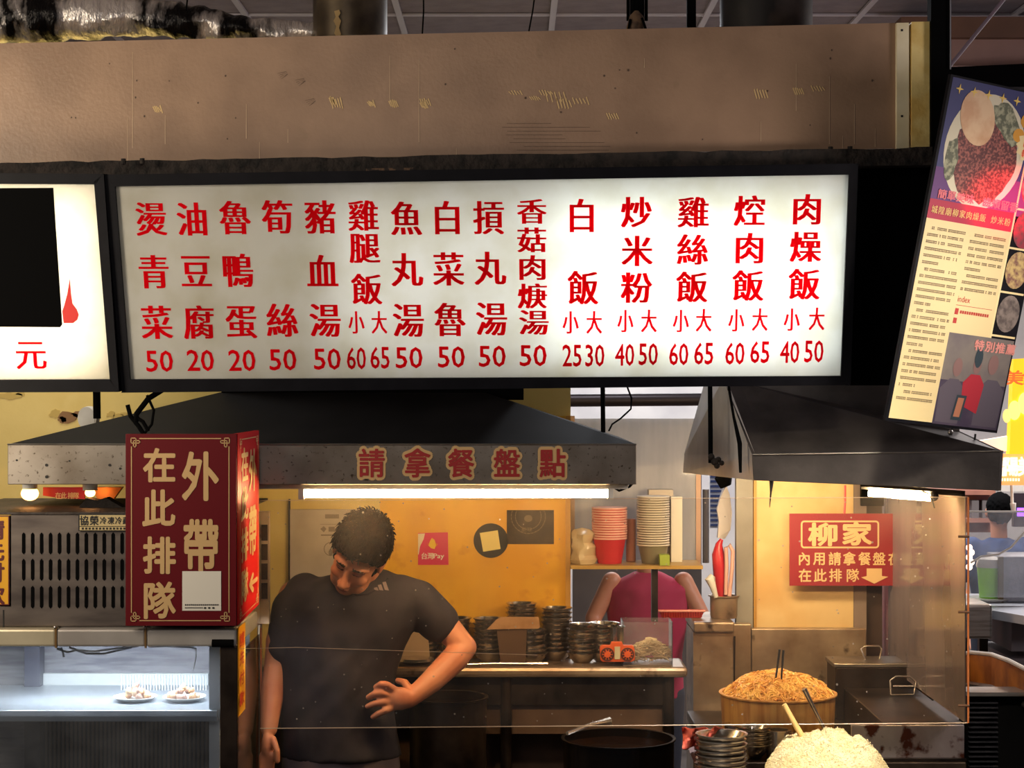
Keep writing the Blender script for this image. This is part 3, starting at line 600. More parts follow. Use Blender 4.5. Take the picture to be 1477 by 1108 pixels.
# red double-faced sign
Ys = 1.87
sg = thing('red_queue_sign', 'tall dark red two-sided sign with gold characters hanging above the display case', 'sign', P(262,903,Ys+.05))
xA, xB = P(181,0,Ys).x, P(342,0,Ys).x; zA, zB = P(0,903,Ys).z, P(0,626,Ys).z
MB().box(xA, xB-.002, Ys, Ys+.02, zA, zB).build('front_board', M['red'], sg, bevel=.001)
sd0 = Vector((xB, Ys+.012, 0)); sd1 = Vector((P(373.5,0,Ys+.165).x, Ys+.165, 0)); sdn = Vector((sd1.y-sd0.y, sd0.x-sd1.x, 0)).normalized(); DZ = (627-621.5)/F*(Ys+D0)
zA1 = P(0,872,Ys+.165).z; zB1 = P(0,621,Ys+.165).z
mb = MB(); mb.prism([Vector((sd0.x, sd0.y, zB)), Vector((sd1.x, sd1.y, zB1)), Vector((sd1.x, sd1.y, zA1)), Vector((sd0.x, sd0.y, zA))], sdn*-.014); mb.build('side_board', M['redlit'], sg)
FP = Plane(P(181,626,Ys), P(342,626,Ys), P(181,903,Ys))
def deco(mb, sf, x0, y0, x1, y1, tx, ty, kx, ky, off=.0012):
    line(mb, sf, x0+kx, y0, x1-kx, y0+ty, off); line(mb, sf, x0+kx, y1-ty, x1-kx, y1, off); line(mb, sf, x0, y0+ky, x0+tx, y1-ky, off); line(mb, sf, x1-tx, y0+ky, x1, y1-ky, off)
    for sx, ex in ((1, x0), (-1, x1)):
        for sy_, ey in ((1, y0), (-1, y1)):
            def seg(a, b, c, d): 
                xa_, xb_ = sorted((ex+sx*a*kx, ex+sx*c*kx)); ya_, yb2 = sorted((ey+sy_*b*ky, ey+sy_*d*ky)); line(mb, sf, xa_-tx/2, ya_-ty/2, xb_+tx/2, yb2+ty/2, off)
            for q in ((0,0,.6,0),(0,0,0,.6),(.6,0,.6,1.05),(0,.6,1.05,.6),(.3,.3,1.05,.3),(.3,.3,.3,1.05),(1.05,.3,1.05,.6),(.3,1.05,.6,1.05)): seg(*q)
mb = MB(); deco(mb, FP, 189, 632, 331, 896, 1.3, 1.3, 12, 12); mb.build('border_line', M['gold'], sg)
mb = MB()
for ch, x, y, w_, h_ in [('外',289,687,49,66),('帶',290,787,48,72),('在',230,671,44,46),('此',229,733,44,50),('排',230,801,44,50),('隊',230,866,44,50)]: glyph(mb, FP, ch, x, y, w_, h_, ring(.028, 8), .0012)
mb.build('lettering', M['gold'], sg)
mb = MB(); line(mb, FP, 263, 824, 319, 881, .0015); mb.build('white_sticker', M['paper'], sg)
mb = MB()
for k in range(17): line(mb, FP, 267+2.9*k, 871.5, 269+2.9*k, 873.5, .0022)
for k in range(12): line(mb, FP, 267+2.2*k, 876, 268.4+2.2*k, 877.6, .0022)
for k in range(3): ell(mb, FP, 296+6*k, 877, 2, 1.4, .0022, 8)
mb.build('fine_print', M['ink'], sg)
SQ = Quad(*[Vector((q.x, q.y, z))+sdn*.0008 for q, z in ((sd0,zB),(sd1,zB1),(sd1,zA1),(sd0,zA))]); SQ.n = sdn
mb = MB(); deco(mb, SQ, .07, .03, .93, .975, .012, .006, .09, .045); mb.build('border_line', M['cream'], sg)
mb = MB()
for ch, x, y, w_, h_ in [('外',.68,.215,.34,.22),('帶',.68,.55,.34,.26),('在',.30,.17,.30,.17),('此',.30,.38,.30,.17),('排',.30,.60,.30,.17),('隊',.30,.82,.30,.17)]: glyph(mb, SQ, ch, x, y, w_, h_, ring(.03, 8), .001)
glyph(mb, SQ, '←', .70, .84, .36, .10, ring(.05, 6), .001, fit=True)
mb.build('lettering', M['cream'], sg)

# display case
Yc = 1.90; xc0 = P(-120,0,Yc).x; xc1 = P(342,0,Yc).x; zc = P(0,933,Yc).z; zl = .004
dc = thing('display_case', 'stainless and glass display case with a lit shelf under the red sign', 'display case', (-.95, 2.0, zl))
for a, b in ((-120,80),(80.6,209.4),(210,341)):
    MB().box(P(a,0,Yc).x, P(b,0,Yc).x, Yc, Yc+.55, zc, P(0,908,Yc).z).build('top_rail', mat('pale_rail_steel', srgb(196,192,188), .35, .35, col2=srgb(170,164,160), sc=5) if a > 0 else mat('cream_rail', srgb(206,196,170), .4, .4, col2=srgb(180,170,146), sc=6), dc, bevel=.006)
for x in (80.3, 209.7):
    MB().px([(x-1.5,905),(x+1.5,905),(x+1.5,935),(x-1.5,935)], Yc-.002, .01).build('joint_strip', mat('brass_strip', srgb(120,92,56), .5, .4), dc)
    MB().ball(P(x-1,905,Yc), .005, 10, 6).build('knob', M['chrome'], dc, True)
MB().tube([P(306,928,Yc-.002), P(337,928,Yc-.002)], .011, 14).build('rubber_stop', M['dead'], dc, True)
MB().box(P(317,0,Yc).x, xc1, Yc+.004, Yc+.024, zl, zc).build('corner_post', M['darksteel'], dc, bevel=.002)
zsh = P(0,1025,1.93).z
MB().box(xc0, P(313,0,1.93).x, 1.93, 2.395, zsh-.032, zsh).build('glass_shelf', mat('shelf_steel', srgb(176,186,196), .3, .6), dc, bevel=.002)
MB().box(xc0, P(360,0,2.42).x, 2.42, 2.43, zl, zc-.001).build('back_panel', mat('case_back', srgb(140,140,146), .4, .4, col2=srgb(108,108,118), sc=8, stretch=(1,1,8)), dc)
MB().box(P(62,0,2.4).x, P(300,0,2.4).x, 2.404, 2.419, P(0,989,2.4).z, P(0,972,2.4).z).build('mirrored_band', mat('pale_mirrored_band', srgb(206,214,216), .4), dc)  # white band mirrored in the case back, painted as a pale strip
MB().box(P(40,0,2.4).x, P(62,0,2.4).x, 2.36, 2.419, zl, zc-.001).build('inner_post', mat('dark_blue_grey', srgb(60,62,78), .5), dc)
MB().box(P(302,0,1.96).x, P(317,0,1.96).x, 1.955, 2.415, zl, zc-.001).build('white_liner', mat('white_liner', srgb(220,228,235), .5), dc)
lw = MB()
for k in range(40):
    x = 64+6.1*k; lw.box(P(x,0,2.4).x, P(x+3.4,0,2.4).x, 2.406, 2.419, zl, zsh-.035)
o = lw.build('ribbed_liner', mat('ribbed_liner', srgb(176,160,142), .5), dc); o['kind'] = 'stuff'
comb = MB()
for k in range(30): comb.box(P(175+4.2*k,0,2.3).x, P(176.6+4.2*k,0,2.3).x, 2.295, 2.30, zsh, zsh+.045)
o = comb.build('clear_comb_strip', mat('clear_comb', srgb(200,206,210), .3), dc); o['kind'] = 'stuff'
gf = film('case_glass', .05, (.75,.8,.88), (2,2,2), (.96,.98,1), hvar=.10, sc=5)
MB().box(xc0, P(317,0,1.92).x, 1.915, 1.919, zl, zc).build('front_glass', gf, dc)
sx = xc1
MB().box(sx-.012, sx-.001, Yc+.551, Yc+.56, P(0,905,1.9).z-.045, P(0,905,1.9).z+.002).build('side_rail', M['steelw'], dc, bevel=.002)
MB().box(sx-.012, sx-.001, Yc+.515, Yc+.55, zl, zc-.001).build('rear_post', M['steelw'], dc, bevel=.002)
MB().tube([(sx-.001, Yc+.510, zc-.01), (sx+.001, Yc+.510, zl)], .003, 6).build('copper_trim', mat('copper_trim', srgb(190,104,60), .4, .4), dc)
MB().box(sx-.009, sx-.006, Yc+.024, Yc+.515, zl, zc-.03).build('side_glass', film('case_side_glass', .12, (.5,.46,.42), (2,2,2), (.9,.88,.85), hvar=.1), dc)
MB().tube([P(283,934,1.95), P(283,948,1.95), P(279,966,1.95)], .0015, 5).build('wire_end', M['white'], dc)
for i, (pts, mm) in enumerate([([(82,936),(98,941),(110,938),(125,943),(150,943),(190,934)], M['ink']), ([(100,934),(112,938),(135,940),(170,935),(200,932)], M['white']), ([(88,934),(91,942),(92,948)], M['ink']), ([(215,933),(240,932),(275,934),(283,936)], M['white'])]):
    MB().tube([P(a, b, 1.94) for a, b in pts], .0032, 6).build('wire', mm, dc)
st_ = thing('yellow_post_sticker', 'narrow yellow sticker with red characters down the side of the display case', 'sticker', (sx, Yc+.03, P(0,1037,1.9).z))
YQ = Quad((sx+.0012, Yc+.010, P(0,907,1.9).z), (sx+.0012, Yc+.155, P(0,907,1.9).z), (sx+.0012, Yc+.155, P(0,1036,1.9).z), (sx+.0012, Yc+.010, P(0,1036,1.9).z)); YQ.n = Vector((1,0,0))
mb = MB(); mb.prism([YQ.map(a, b) for a, b in [(0,0),(1,0),(1,1),(0,1)]], (-.0012,0,0)); mb.build('backing', mat('sticker_yellow', srgb(244,176,22), .5), st_)
mb = MB(); [glyph(mb, YQ, c_, .5, y, .6, .15, ring(.035,6), .001) for c_, y in zip('請先付款', (.16,.37,.6,.83))]; mb.build('lettering', mat('sticker_redink', srgb(196,60,24), .5), st_)
# two dishes
PLM = mat('white_melamine', srgb(226,226,222), .3)
SN = [mat('snack_a', srgb(214,170,128), .5, col2=srgb(176,120,82), sc=50, bump=.4), mat('snack_b', srgb(170,132,112), .5, col2=srgb(120,90,80), sc=50, bump=.4), mat('snack_c', srgb(230,204,166), .5, col2=srgb(196,150,110), sc=50, bump=.4)]
for (x, lb, lb2, seed) in [(195,'white oval plate of pale snacks on the case shelf, the left one','pale brown snack heaped on the left plate in the display case',1),(266,'white oval plate of darker snacks on the case shelf, the right one','brown snack piece heaped on the right plate in the display case',2)]:
    c = P(x,0,2.10); c.z = zsh+.0005
    t = thing('plate', lb, 'plate', c, 'plates in the display case')
    MB().lathe([(.0,.002),(.035,.002),(.052,.008),(.062,.014),(.063,.012),(.052,.005),(.035,0),(0,0)], c, 36).build('dish', PLM, t, True)
    rnd = random.Random(seed)
    for k in range(16):
        a = rnd.uniform(0, 2*PI); lay = 0 if k < 10 else (1 if k < 15 else 2); r = (.040, .022, .004)[lay]*rnd.uniform(.7,1)
        m_ = MB().ball((0,0,0), (rnd.uniform(.011,.015), rnd.uniform(.009,.012), rnd.uniform(.008,.011)), 10, 7, Euler((rnd.random()*3, rnd.random()*3, rnd.random()*3)).to_matrix())
        m_.v = [v*(1+.25*noise.noise(v*90+Vector((k,seed,0)))) for v in m_.v]
        m_.v = [v+c+Vector((r*math.cos(a), r*math.sin(a), .014+lay*.013)) for v in m_.v]
        tag(m_.build('snack_piece', SN[(k+seed) % 3], smooth=True), lb2, 'snack', 'snacks on the left plate' if seed == 1 else 'snacks on the right plate')

# ================================================================ PEOPLE
def remeshed(mb, name, mats, parent, voxel=.006, it=4, disp=None):
    xs = wloc(parent)
    me = mb.mesh('tmp', xs); o = bpy.data.objects.new('tmp', me); C.objects.link(o)
    r = o.modifiers.new('r', 'REMESH'); r.mode = 'VOXEL'; r.voxel_size = voxel; r.use_smooth_shade = True
    s = o.modifiers.new('s', 'SMOOTH'); s.iterations = it; s.factor = .5
    dg = bpy.context.evaluated_depsgraph_get(); m2 = bpy.data.meshes.new_from_object(o.evaluated_get(dg)); bpy.data.objects.remove(o)
    m2.materials.clear()
    for m_ in (mats if isinstance(mats, (list, tuple)) else [mats]): m2.materials.append(m_)
    if disp:
        for v in m2.vertices: v.co = disp(v.co+xs)-xs
    m2.name = name; p = bpy.data.objects.new(name, m2); C.objects.link(p); p.parent = parent
    for q in m2.polygons: q.use_smooth = True; q.material_index = 0
    return p
def limb(mb, pts, rad, n=14):
    """tapered rounded chain: tubes between joints with a ball on each joint"""
    for i in range(len(pts)-1):
        a, b = Vector(pts[i]), Vector(pts[i+1]); steps = 5
        mb.tube([a.lerp(b, k/steps) for k in range(steps+1)], [rad[i]+(rad[i+1]-rad[i])*k/steps for k in range(steps+1)], n)
    for p, r in zip(pts, rad): mb.ball(p, r, n, 10)
def loft(mb, secs, n=28):
    """secs: (centre, half width x, half depth y)"""
    vs = []; fs = []
    for c, a, b in secs:
        for k in range(n):
            t = 2*PI*k/n; vs.append(Vector(c)+Vector((a*math.cos(t), b*math.sin(t), 0)))
    for i in range(len(secs)-1):
        for k in range(n): fs.append((i*n+k, i*n+(k+1)%n, (i+1)*n+(k+1)%n, (i+1)*n+k))
    fs += [tuple(range(n-1, -1, -1)), tuple(range((len(secs)-1)*n, len(secs)*n))]; mb.add(vs, fs)
K = (2.45+D0)/F
mr_ = thing('person', 'person with short dark hair in a black t-shirt looking down, hand on hip', 'person', P(488,565,2.45)-Vector((0,0,CAMZ)))
Hc = P(517,801,2.33)
up0 = Vector((.33,0,.944)); cp, sp_ = math.cos(math.radians(39)), math.sin(math.radians(39))
hu = (up0*cp+Vector((0,-1,0))*sp_).normalized(); hf = (Vector((0,-1,0))*cp-up0*sp_).normalized(); hrr = hf.cross(hu)
ya = math.radians(7); hf, hrr = (hf*math.cos(ya)+hrr*math.sin(ya)*(-1 if hrr.x > 0 else 1)).normalized(), None
hrr = hf.cross(hu).normalized()
HR = Matrix((hrr, hf, hu)).transposed()
def H(a, b, c): return Hc+HR @ Vector((a, b, c))
hb = MB()
hb.ball(H(0,-.015,.025), (.074,.094,.088), 28, 18, HR); hb.ball(H(0,.018,-.03), (.064,.068,.084), 24, 16, HR)
hb.ball(H(0,.050,-.094), (.034,.030,.026), 16, 10, HR); hb.ball(H(-.030,.022,-.078), (.032,.05,.034), 14, 10, HR); hb.ball(H(.030,.022,-.078), (.032,.05,.034), 14, 10, HR)
limb(hb, [H(0,.083,.004), H(0,.098,-.022), H(0,.108,-.036)], [.008,.011,.0135])
for s in (-1, 1):
    hb.ball(H(s*.013,.097,-.040), (.010,.011,.008), 12, 8, HR)
    limb(hb, [H(s*.012,.082,.019), H(s*.034,.077,.024), H(s*.052,.060,.016)], [.009,.010,.008])
    hb.ball(H(s*.036,.058,-.034), (.024,.022,.022), 14, 10, HR)
    hb.ball(H(s*.030,.070,.000), (.016,.012,.010), 14, 10, HR)
    hb.ball(H(s*.076,-.008,-.012), (.008,.020,.031), 14, 10, HR); hb.ball(H(s*.080,-.014,.002), (.007,.014,.018), 12, 8, HR)
hb.ball(H(0,.086,-.066), (.023,.011,.006), 14, 8, HR); hb.ball(H(0,.084,-.075), (.019,.011,.007), 14, 8, HR)
limb(hb, [H(0,-.02,-.05), P(524,832,2.42), P(524,862,2.46)], [.056,.056,.062])
# image-right arm: akimbo
limb(hb, [P(604,872,2.465), P(640,902,2.48), P(671,934,2.46), P(656,950,2.44), P(622,983,2.38), P(594,1006,2.34)], [22*K,22*K,17*K,20*K,17*K,13*K])
hb.ball(P(577,1008,2.325), (.040,.022,.036), 16, 10); hb.ball(P(588,1008,2.33), (.030,.022,.030), 14, 10)
for ch in ([(572,997),(558,988),(549,987),(542,991)], [(566,1004),(551,1000),(540,1001),(531,1006)], [(566,1012),(551,1013),(541,1015),(530,1019)], [(568,1020),(556,1025),(547,1029),(538,1034)]):
    Ys_ = [2.325,2.310,2.312,2.322]; limb(hb, [P(a, b, y) for (a, b), y in zip(ch, Ys_)], [.0125,.0115,.0105,.009], 12)
limb(hb, [P(592,998,2.34), P(584,985,2.37), P(574,982,2.40)], [.014,.012,.010])
# image-left arm hangs straight down
limb(hb, [P(424,860,2.46), P(404,925,2.45), P(398,960,2.44), P(394,992,2.42), P(388,1052,2.36)], [23*K,21*K,17*K,18*K,12*K])
hb.ball(P(386,1076,2.345), (.020,.030,.046), 16, 10)
for i, dx in enumerate((-7,-2,3,8)): limb(hb, [P(385+dx,1090,2.34-.006*i), P(384+dx,1110,2.33), P(386+dx,1124+(2 if i in (1,2) else -3),2.34)], [.010,.009,.008], 10)
limb(hb, [P(394,1066,2.33), P(400,1084,2.31), P(400,1098,2.31)], [.011,.010,.009], 10)
body = remeshed(hb, 'body', [M['skin'], mat('brow', srgb(40,26,22), .7), mat('lip', srgb(150,76,62), .5), mat('eyelid', srgb(150,88,70), .5)], mr_, .0042, 5)
inv = HR.transposed(); wl = wloc(mr_)
for q in body.data.polygons:
    c = inv @ (Vector(q.center)+wl-Hc)
    if c.y > .03:
        ax = abs(c.x)
        if .012 < ax < .044 and abs(c.z-(.021-.12*max(0, ax-.036))) < .0048 and c.y > .064: q.material_index = 1
        elif ax < .022 and abs(c.z+.071) < .0085*(1-ax/.03) and c.y > .075: q.material_index = 2
        elif abs(ax-.031) < .015 and c.y > .066 and abs(c.z+.0045) < .0024: q.material_index = 1
        elif abs(ax-.031) < .017 and abs(c.z-.002) < .007: q.material_index = 3
hm = MB(); rnd = random.Random(11)
hm.ball(H(0,-.026,.046), (.079,.092,.080), 24, 16, HR)
def scalp(p): 
    if p.y > .062: return p.z > .060+.10*abs(p.x)
    if p.y > .02 and p.z < .055-(.062-p.y)*.9+.004: return False
    if p.z < -.045: return False
    return not (abs(p.x) > .060 and p.z < .02 and p.y > -.02)
def scalp_pt(rnd):
    while True:
        z = rnd.uniform(-1, 1); t = rnd.uniform(0, 2*PI); q = math.sqrt(1-z*z); d = Vector((q*math.cos(t), q*math.sin(t), z))
        p = Vector((d.x*.075, -.015+d.y*.095, .025+d.z*.089))
        if scalp(p): return p, d
for k in range(420):
    p, d = scalp_pt(rnd); hm.ball(H(*(p+d*(.002+.010*max(0, d.z)))), .013+.006*max(0, d.z), 8, 6)
remeshed(hm, 'hair', M['hair'], mr_, .0042, 3)
hs = MB()
for k in range(1500):
    p, d = scalp_pt(rnd); tp = max(0, d.z); fr_ = max(0, d.y)
    flow = Vector((rnd.uniform(-.35,.35), .9+rnd.uniform(-.3,.3), .25 if tp > .3 else -.5)); flow = (flow-d*flow.dot(d)*.8).normalized()
    L_ = (.014+.042*tp)*rnd.uniform(.5,1.1); base_ = p+d*(.006+.014*tp); lift = d*(.008+.020*tp)*rnd.uniform(0,1)
    q1_ = base_+flow*L_*.5+lift*.8; q2_ = base_+flow*L_+lift
    if q2_.y > .10 and q2_.z < .075: q2_.z = .078
    hs.tube([H(*base_), H(*q1_), H(*q2_)], [.0022,.0020,.0004], 4, False)
o = hs.build('hair_strands', M['hair'], mr_, True); o['kind'] = 'stuff'
sb = MB()
def sec(y, cx, hw, Y, dp): return (P(cx, y, Y), hw*K, dp)
loft(sb, [sec(822,527,30,2.45,.060), sec(828,526,44,2.46,.075), sec(836,522,74,2.46,.090), sec(848,513,97,2.455,.104), sec(872,508,104,2.45,.116), sec(905,502,97,2.45,.122), sec(935,494,90,2.45,.122), sec(970,488,84,2.45,.120), sec(1005,486,81,2.45,.122), sec(1045,488,83,2.45,.126), sec(1092,492,88,2.45,.128)])
limb(sb, [P(440,856,2.455), P(422,880,2.45), P(410,934,2.45)], [30*K,31*K,27*K], 20)
limb(sb, [P(576,856,2.455), P(602,868,2.46), P(632,897,2.48)], [28*K,32*K,31*K], 20)
def folds(p):
    q = Vector((p.x*9, p.y*9, p.z*5)); d = noise.noise(q)*.012+noise.noise(Vector((p.x*16-p.z*14, p.y*10, p.z*9+p.x*9)))*.007
    return p+Vector((0,-1,0))*d
shirt = remeshed(sb, 't_shirt', M['shirt'], mr_, .0075, 5, folds)
# collar ring and logo
bpy.context.view_layer.update()
def drop(px_, py_, ob, off=.002):
    o_ = Vector((0,-D0,CAMZ)); d = (P(px_, py_, 1)-o_).normalized(); l = wloc(ob); ok, hit, nn, i = ob.ray_cast(o_-l, d)
    return (hit+l-d*off) if ok else P(px_, py_, 2.35)
mb = MB(); mb.tube([drop(x, y, shirt, -.002) for x, y in [(486,829),(490,838),(500,850),(514,858),(530,857),(546,848),(558,834)]], .005, 8); mb.build('collar', M['shirt'], mr_, True)
mb = MB()
for (bx, h_) in [(541,5),(548,9),(556,13)]:
    q = [(bx-1,851),(bx+5,852),(bx+5-h_*.35,852-h_),(bx-1-h_*.35+1,851-h_+2)]; mb.add([drop(a, b, shirt, .004) for a, b in q], [(0,1,2,3)])
mb.build('printed_logo', mat('logo_grey', srgb(112,94,96), .6), mr_)
tb_ = MB()
loft(tb_, [sec(1074,491,84,2.45,.12), sec(1110,492,86,2.45,.125), sec(1150,492,88,2.45,.13), sec(1190,492,86,2.45,.12)])
fz = lambda x, z: Vector((P(x,0,2.45).x, 2.45, z))
for x in (452, 532): limb(tb_, [P(x,1175,2.45), fz(x,.48), fz(x,.10)], [.085,.062,.055], 18)
remeshed(tb_, 'trousers', M['trouser'], mr_, .011, 4)
sh = MB()
for x in (452, 532): limb(sh, [fz(x,.05)+Vector((0,.04,0)), fz(x,.045)+Vector((0,-.12,0))], [.045,.04], 14)
sho = remeshed(sh, 'shoes', M['ink'], mr_, .011, 3)

def figure(lb, x, Y, top, px_m, shirt_m, hairm, facing=1, sit=False, arms=(), zlow=0.0, bow=0, sleeves=True):
    """a background figure; sizes in metres, x and top are the head position"""
    hp = P(x, top, Y); k = px_m
    t = thing('person', lb, 'person', Vector((hp.x, Y, zlow)))
    b = MB(); hc = hp+Vector((0,-bow,-.11*k))
    b.ball(hc, (.072*k,.088*k,.105*k), 20, 14); b.ball(hc+Vector((0,-.05*k*facing,-.06*k)), (.045*k,.04*k,.04*k), 14, 10)
    for s in (-1, 1): b.ball(hc+Vector((s*.078*k,0,-.01*k)), (.010*k,.02*k,.03*k), 10, 8)
    if facing > 0: b.ball(hc+Vector((0,-.092*k,-.02*k)), (.012*k,.016*k,.02*k), 10, 8)
    nk = hc+Vector((0,bow*.6,-.16*k)); limb(b, [hc+Vector((0,.01,-.05*k)), nk], [.05*k,.052*k])
    for s, (el, wr) in zip((-1, 1), arms):
        sh_ = nk+Vector((s*.17*k,0,-.05*k)); e = nk+Vector(el)*k; w_ = nk+Vector(wr)*k
        limb(b, [sh_, e, w_], [.048*k,.040*k,.026*k]); dv = (w_-e).normalized(); b.ball(w_+dv*.05*k, (.035*k,.03*k,.04*k), 12, 8)
        for f_ in range(4): limb(b, [w_+dv*.07*k+Vector(((f_-1.5)*.017*k,0,0)), w_+dv*.14*k+Vector(((f_-1.5)*.018*k,-.01,-.01))], [.009*k,.007*k], 8)
        limb(b, [w_+dv*.03*k+Vector((-s*.03*k,-.01,0)), w_+dv*.09*k+Vector((-s*.05*k,-.02,0))], [.010*k,.008*k], 8)
    remeshed(b, 'body', M['skin'], t, .009*k, 3)
    c = MB(); zf = nk.z
    loft(c, [(nk+Vector((0,0,.0)), .06*k,.06*k), (nk+Vector((0,0,-.035*k)), .13*k,.08*k), (nk+Vector((0,0,-.08*k)), .20*k,.10*k), (nk+Vector((0,0,-.2*k)), .195*k,.115*k), (nk+Vector((0,0,-.40*k)), .165*k,.11*k), (nk+Vector((0,0,-.60*k)), .175*k,.12*k)])
    for s, (el, wr) in zip((-1, 1), arms if sleeves else ()):
        sh_ = nk+Vector((s*.165*k,0,-.06*k)); e = nk+Vector(el)*k; limb(c, [sh_, sh_.lerp(e, .75)], [.066*k,.062*k])
    remeshed(c, 'shirt', shirt_m, t, .013*k, 4, folds)
    h = MB(); h.ball(hc+Vector((0,.018*k*facing,.028*k)), (.083*k,.092*k,.094*k), 20, 14)
    if facing < 0: h.ball(hc+Vector((0,-.02*k,-.0)), (.078*k,.085*k,.085*k), 20, 12)
    remeshed(h, 'hair', hairm, t, .008*k, 2, lambda p: p+Vector((1,1,1))*noise.noise(p*60)*.006)
    if nk.z-.6*k > zlow+.25:
        g = MB(); 
        for s in (-1, 1): limb(g, [nk+Vector((s*.09*k,0,-.58*k)), Vector((nk.x+s*.10*k, nk.y, zlow+(nk.z-.6*k-zlow)*.5)), Vector((nk.x+s*.10*k, nk.y, zlow+.05))], [.09*k,.065*k,.05*k])
        remeshed(g, 'trousers', mat('navy_trousers', srgb(40,42,56), .8), t, .014, 3)
    return t
figure('person in a blue t-shirt seen from behind at the next stall', 1441, 8.3, 712, 1.0, mat('blue_shirt', srgb(58,76,118), .85, col2=srgb(48,62,98), sc=8), M['dead'], -1, arms=((Vector((-.27,-.05,-.28)), Vector((-.24,-.28,-.42))), (Vector((.27,-.05,-.28)), Vector((.24,-.28,-.42)))))
figure('person in a salmon shirt seen through the hazy right side panel', 1322, 9.2, 735, 1.0, mat('salmon_shirt', srgb(206,104,92), .85), M['hair'], 1, arms=((Vector((-.26,-.02,-.30)), Vector((-.20,-.22,-.48))), (Vector((.28,-.04,-.30)), Vector((.30,-.22,-.50)))))
# bent worker behind the shelf
figure('person bending over in a crimson sleeveless top behind the cup shelf', 934, 5.6, 742, 1.0, mat('crimson_top', srgb(176,34,72), .8), M['hair'], 1, arms=((Vector((-.26,-.04,-.22)), Vector((-.24,-.22,-.40))), (Vector((.26,-.04,-.22)), Vector((.24,-.22,-.40)))), sleeves=False)

# ================================================================ INSIDE THE KITCHEN
# back counter
zk = 1.043
bc = thing('back_counter', 'long greasy steel back counter carrying the stacks of steel bowls', 'counter', (-.1, 2.95, 0))
xk0, xk1 = P(330,0,2.82).x, P(992,0,2.82).x
MB().box(xk0, xk1, 2.82, 3.046, zk-.035, zk).build('counter_top', M['steelw'], bc, bevel=.012)
MB().box(xk0+.05, xk1-.06, 2.86, 2.87, zk-.13, zk-.036).build('apron_panel', M['darksteel'], bc)
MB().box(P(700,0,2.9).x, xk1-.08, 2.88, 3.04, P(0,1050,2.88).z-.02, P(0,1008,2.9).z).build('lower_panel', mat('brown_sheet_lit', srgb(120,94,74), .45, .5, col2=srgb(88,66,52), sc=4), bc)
for x in (xk1-.06, P(730,0,2.84).x, xk0+.1): MB().tube([(x, 2.865, zk-.035), (x, 2.865, 0)], .019, 12).build('leg', M['darksteel'], bc, True)
MB().box(xk0+.05, xk1-.05, 2.86, 3.03, .30, .32).build('under_shelf', M['steelw'], bc); MB().box(xk0+.02, xk1-.03, 3.02, 3.03, .0, zk-.036).build('back_sheet', mat('brown_sheet', srgb(96,74,58), .5, .3, col2=srgb(70,52,42), sc=4), bc)
# steel bowls
CHB = M['chrome']
bp = thing('steel_bowl', '', 'bowl', (0,0,0), 'steel bowls stacked on the back counter')
MB().lathe([(.0,.0),(.030,.0),(.034,.004),(.050,.020),(.056,.036),(.0605,.038),(.0605,.0405),(.056,.0395),(.048,.021),(.030,.006),(.0,.005)], (0,0,0), 28).build('bowl', CHB, bp, True, org=Vector((0,0,0)))
stacks = [(612,884,2.99,'the stack hidden by the man\'s arm'),(658,883,2.97,'the stack touching the man\'s elbow'),(705,884,2.96,'the even stack right of the elbow'),(752,862,2.99,'the tallest stack'),(803,871,2.99,'the stack ending the yellow wall'),(766,900,2.92,'the crooked stack under the cardboard'),(838,894,2.93,'the leaning front stack'),(871,894,2.95,'the straight stack nearest the tub')]
first = True; si = 0
for (x, ty, Y, lb) in stacks:
    c = P(x,0,Y); zt_ = P(0,ty,Y).z; pitch = .0158; n = max(3, int((zt_-zk-.04)/pitch)+1); crook = 'crooked' in lb or 'leaning' in lb
    for k in range(n):
        bp.scale = (.88,.88,.88); loc = Vector((c.x+random.uniform(-1,1)*(.006 if crook else .0015)+(.0012*k if 'leaning' in lb else 0), Y+random.uniform(-.002,.002), zk+.0005+k*pitch))
        pos = 'top' if k == n-1 else ('bottom' if k == 0 else '%s from the bottom' % ['','second','third','fourth','fifth','sixth','seventh','eighth','ninth','tenth','eleventh','twelfth'][min(k,11)])
        lab = 'steel bowl, %s of %s' % (pos, lb)
        if first: bp.location = loc; bp['label'] = lab; first = False; b_ = bp
        else: b_ = dup(bp, loc, lab)
        if crook: b_.rotation_euler = (random.uniform(-.05,.05), random.uniform(-.05,.05), 0)
# small steel pots, pan and cardboard, spoons
def pot(name, lb, cat, x, ytop, Y, rpx, zbot, m, rim=.006, lid=False, content=None, wall=.004, taper=.94, group=None):
    c = P(x, ytop, Y); r = S(rpx, Y); h = c.z-zbot; t = thing(name, lb, cat, (c.x, Y, zbot), group); z0_ = zbot
    MB().lathe([(0,0),(r*taper*.96,0),(r*taper,.01),(r,h-.002),(r+rim,h),(r+rim,h+.004),(r-wall,h+.003),(r*taper-wall,.008),(0,.006)], (c.x, Y, z0_), 40).build('pot_wall', m, t, True)
    if content: MB().lathe([(0,h-.02),(r-wall-.001,h-.022)], (c.x, Y, z0_), 32).build('broth', content, t, True)
    return t
pot('small_pot', 'small dark steel pot beside the clear noodle tub', 'pot', 888, 905, 2.92, 11, zk, M['chrome'])
cf = MB(); cf.px([(702,908),(716,894),(724,890),(777,890),(779,905),(776,907),(706,908)], 2.86, .003)
cfo = thing('cardboard_flap', 'brown cardboard flap leaning in front of the bowl stacks', 'cardboard', P(740,955,2.86))
cf.build('flap', mat('cardboard', srgb(184,140,98), .8, col2=srgb(160,118,80), sc=20), cfo)
MB().px([(716,906),(760,906),(758,957),(722,957)], 2.868, .002).build('dark_support', mat('greasy_card', srgb(90,66,48), .5), cfo)
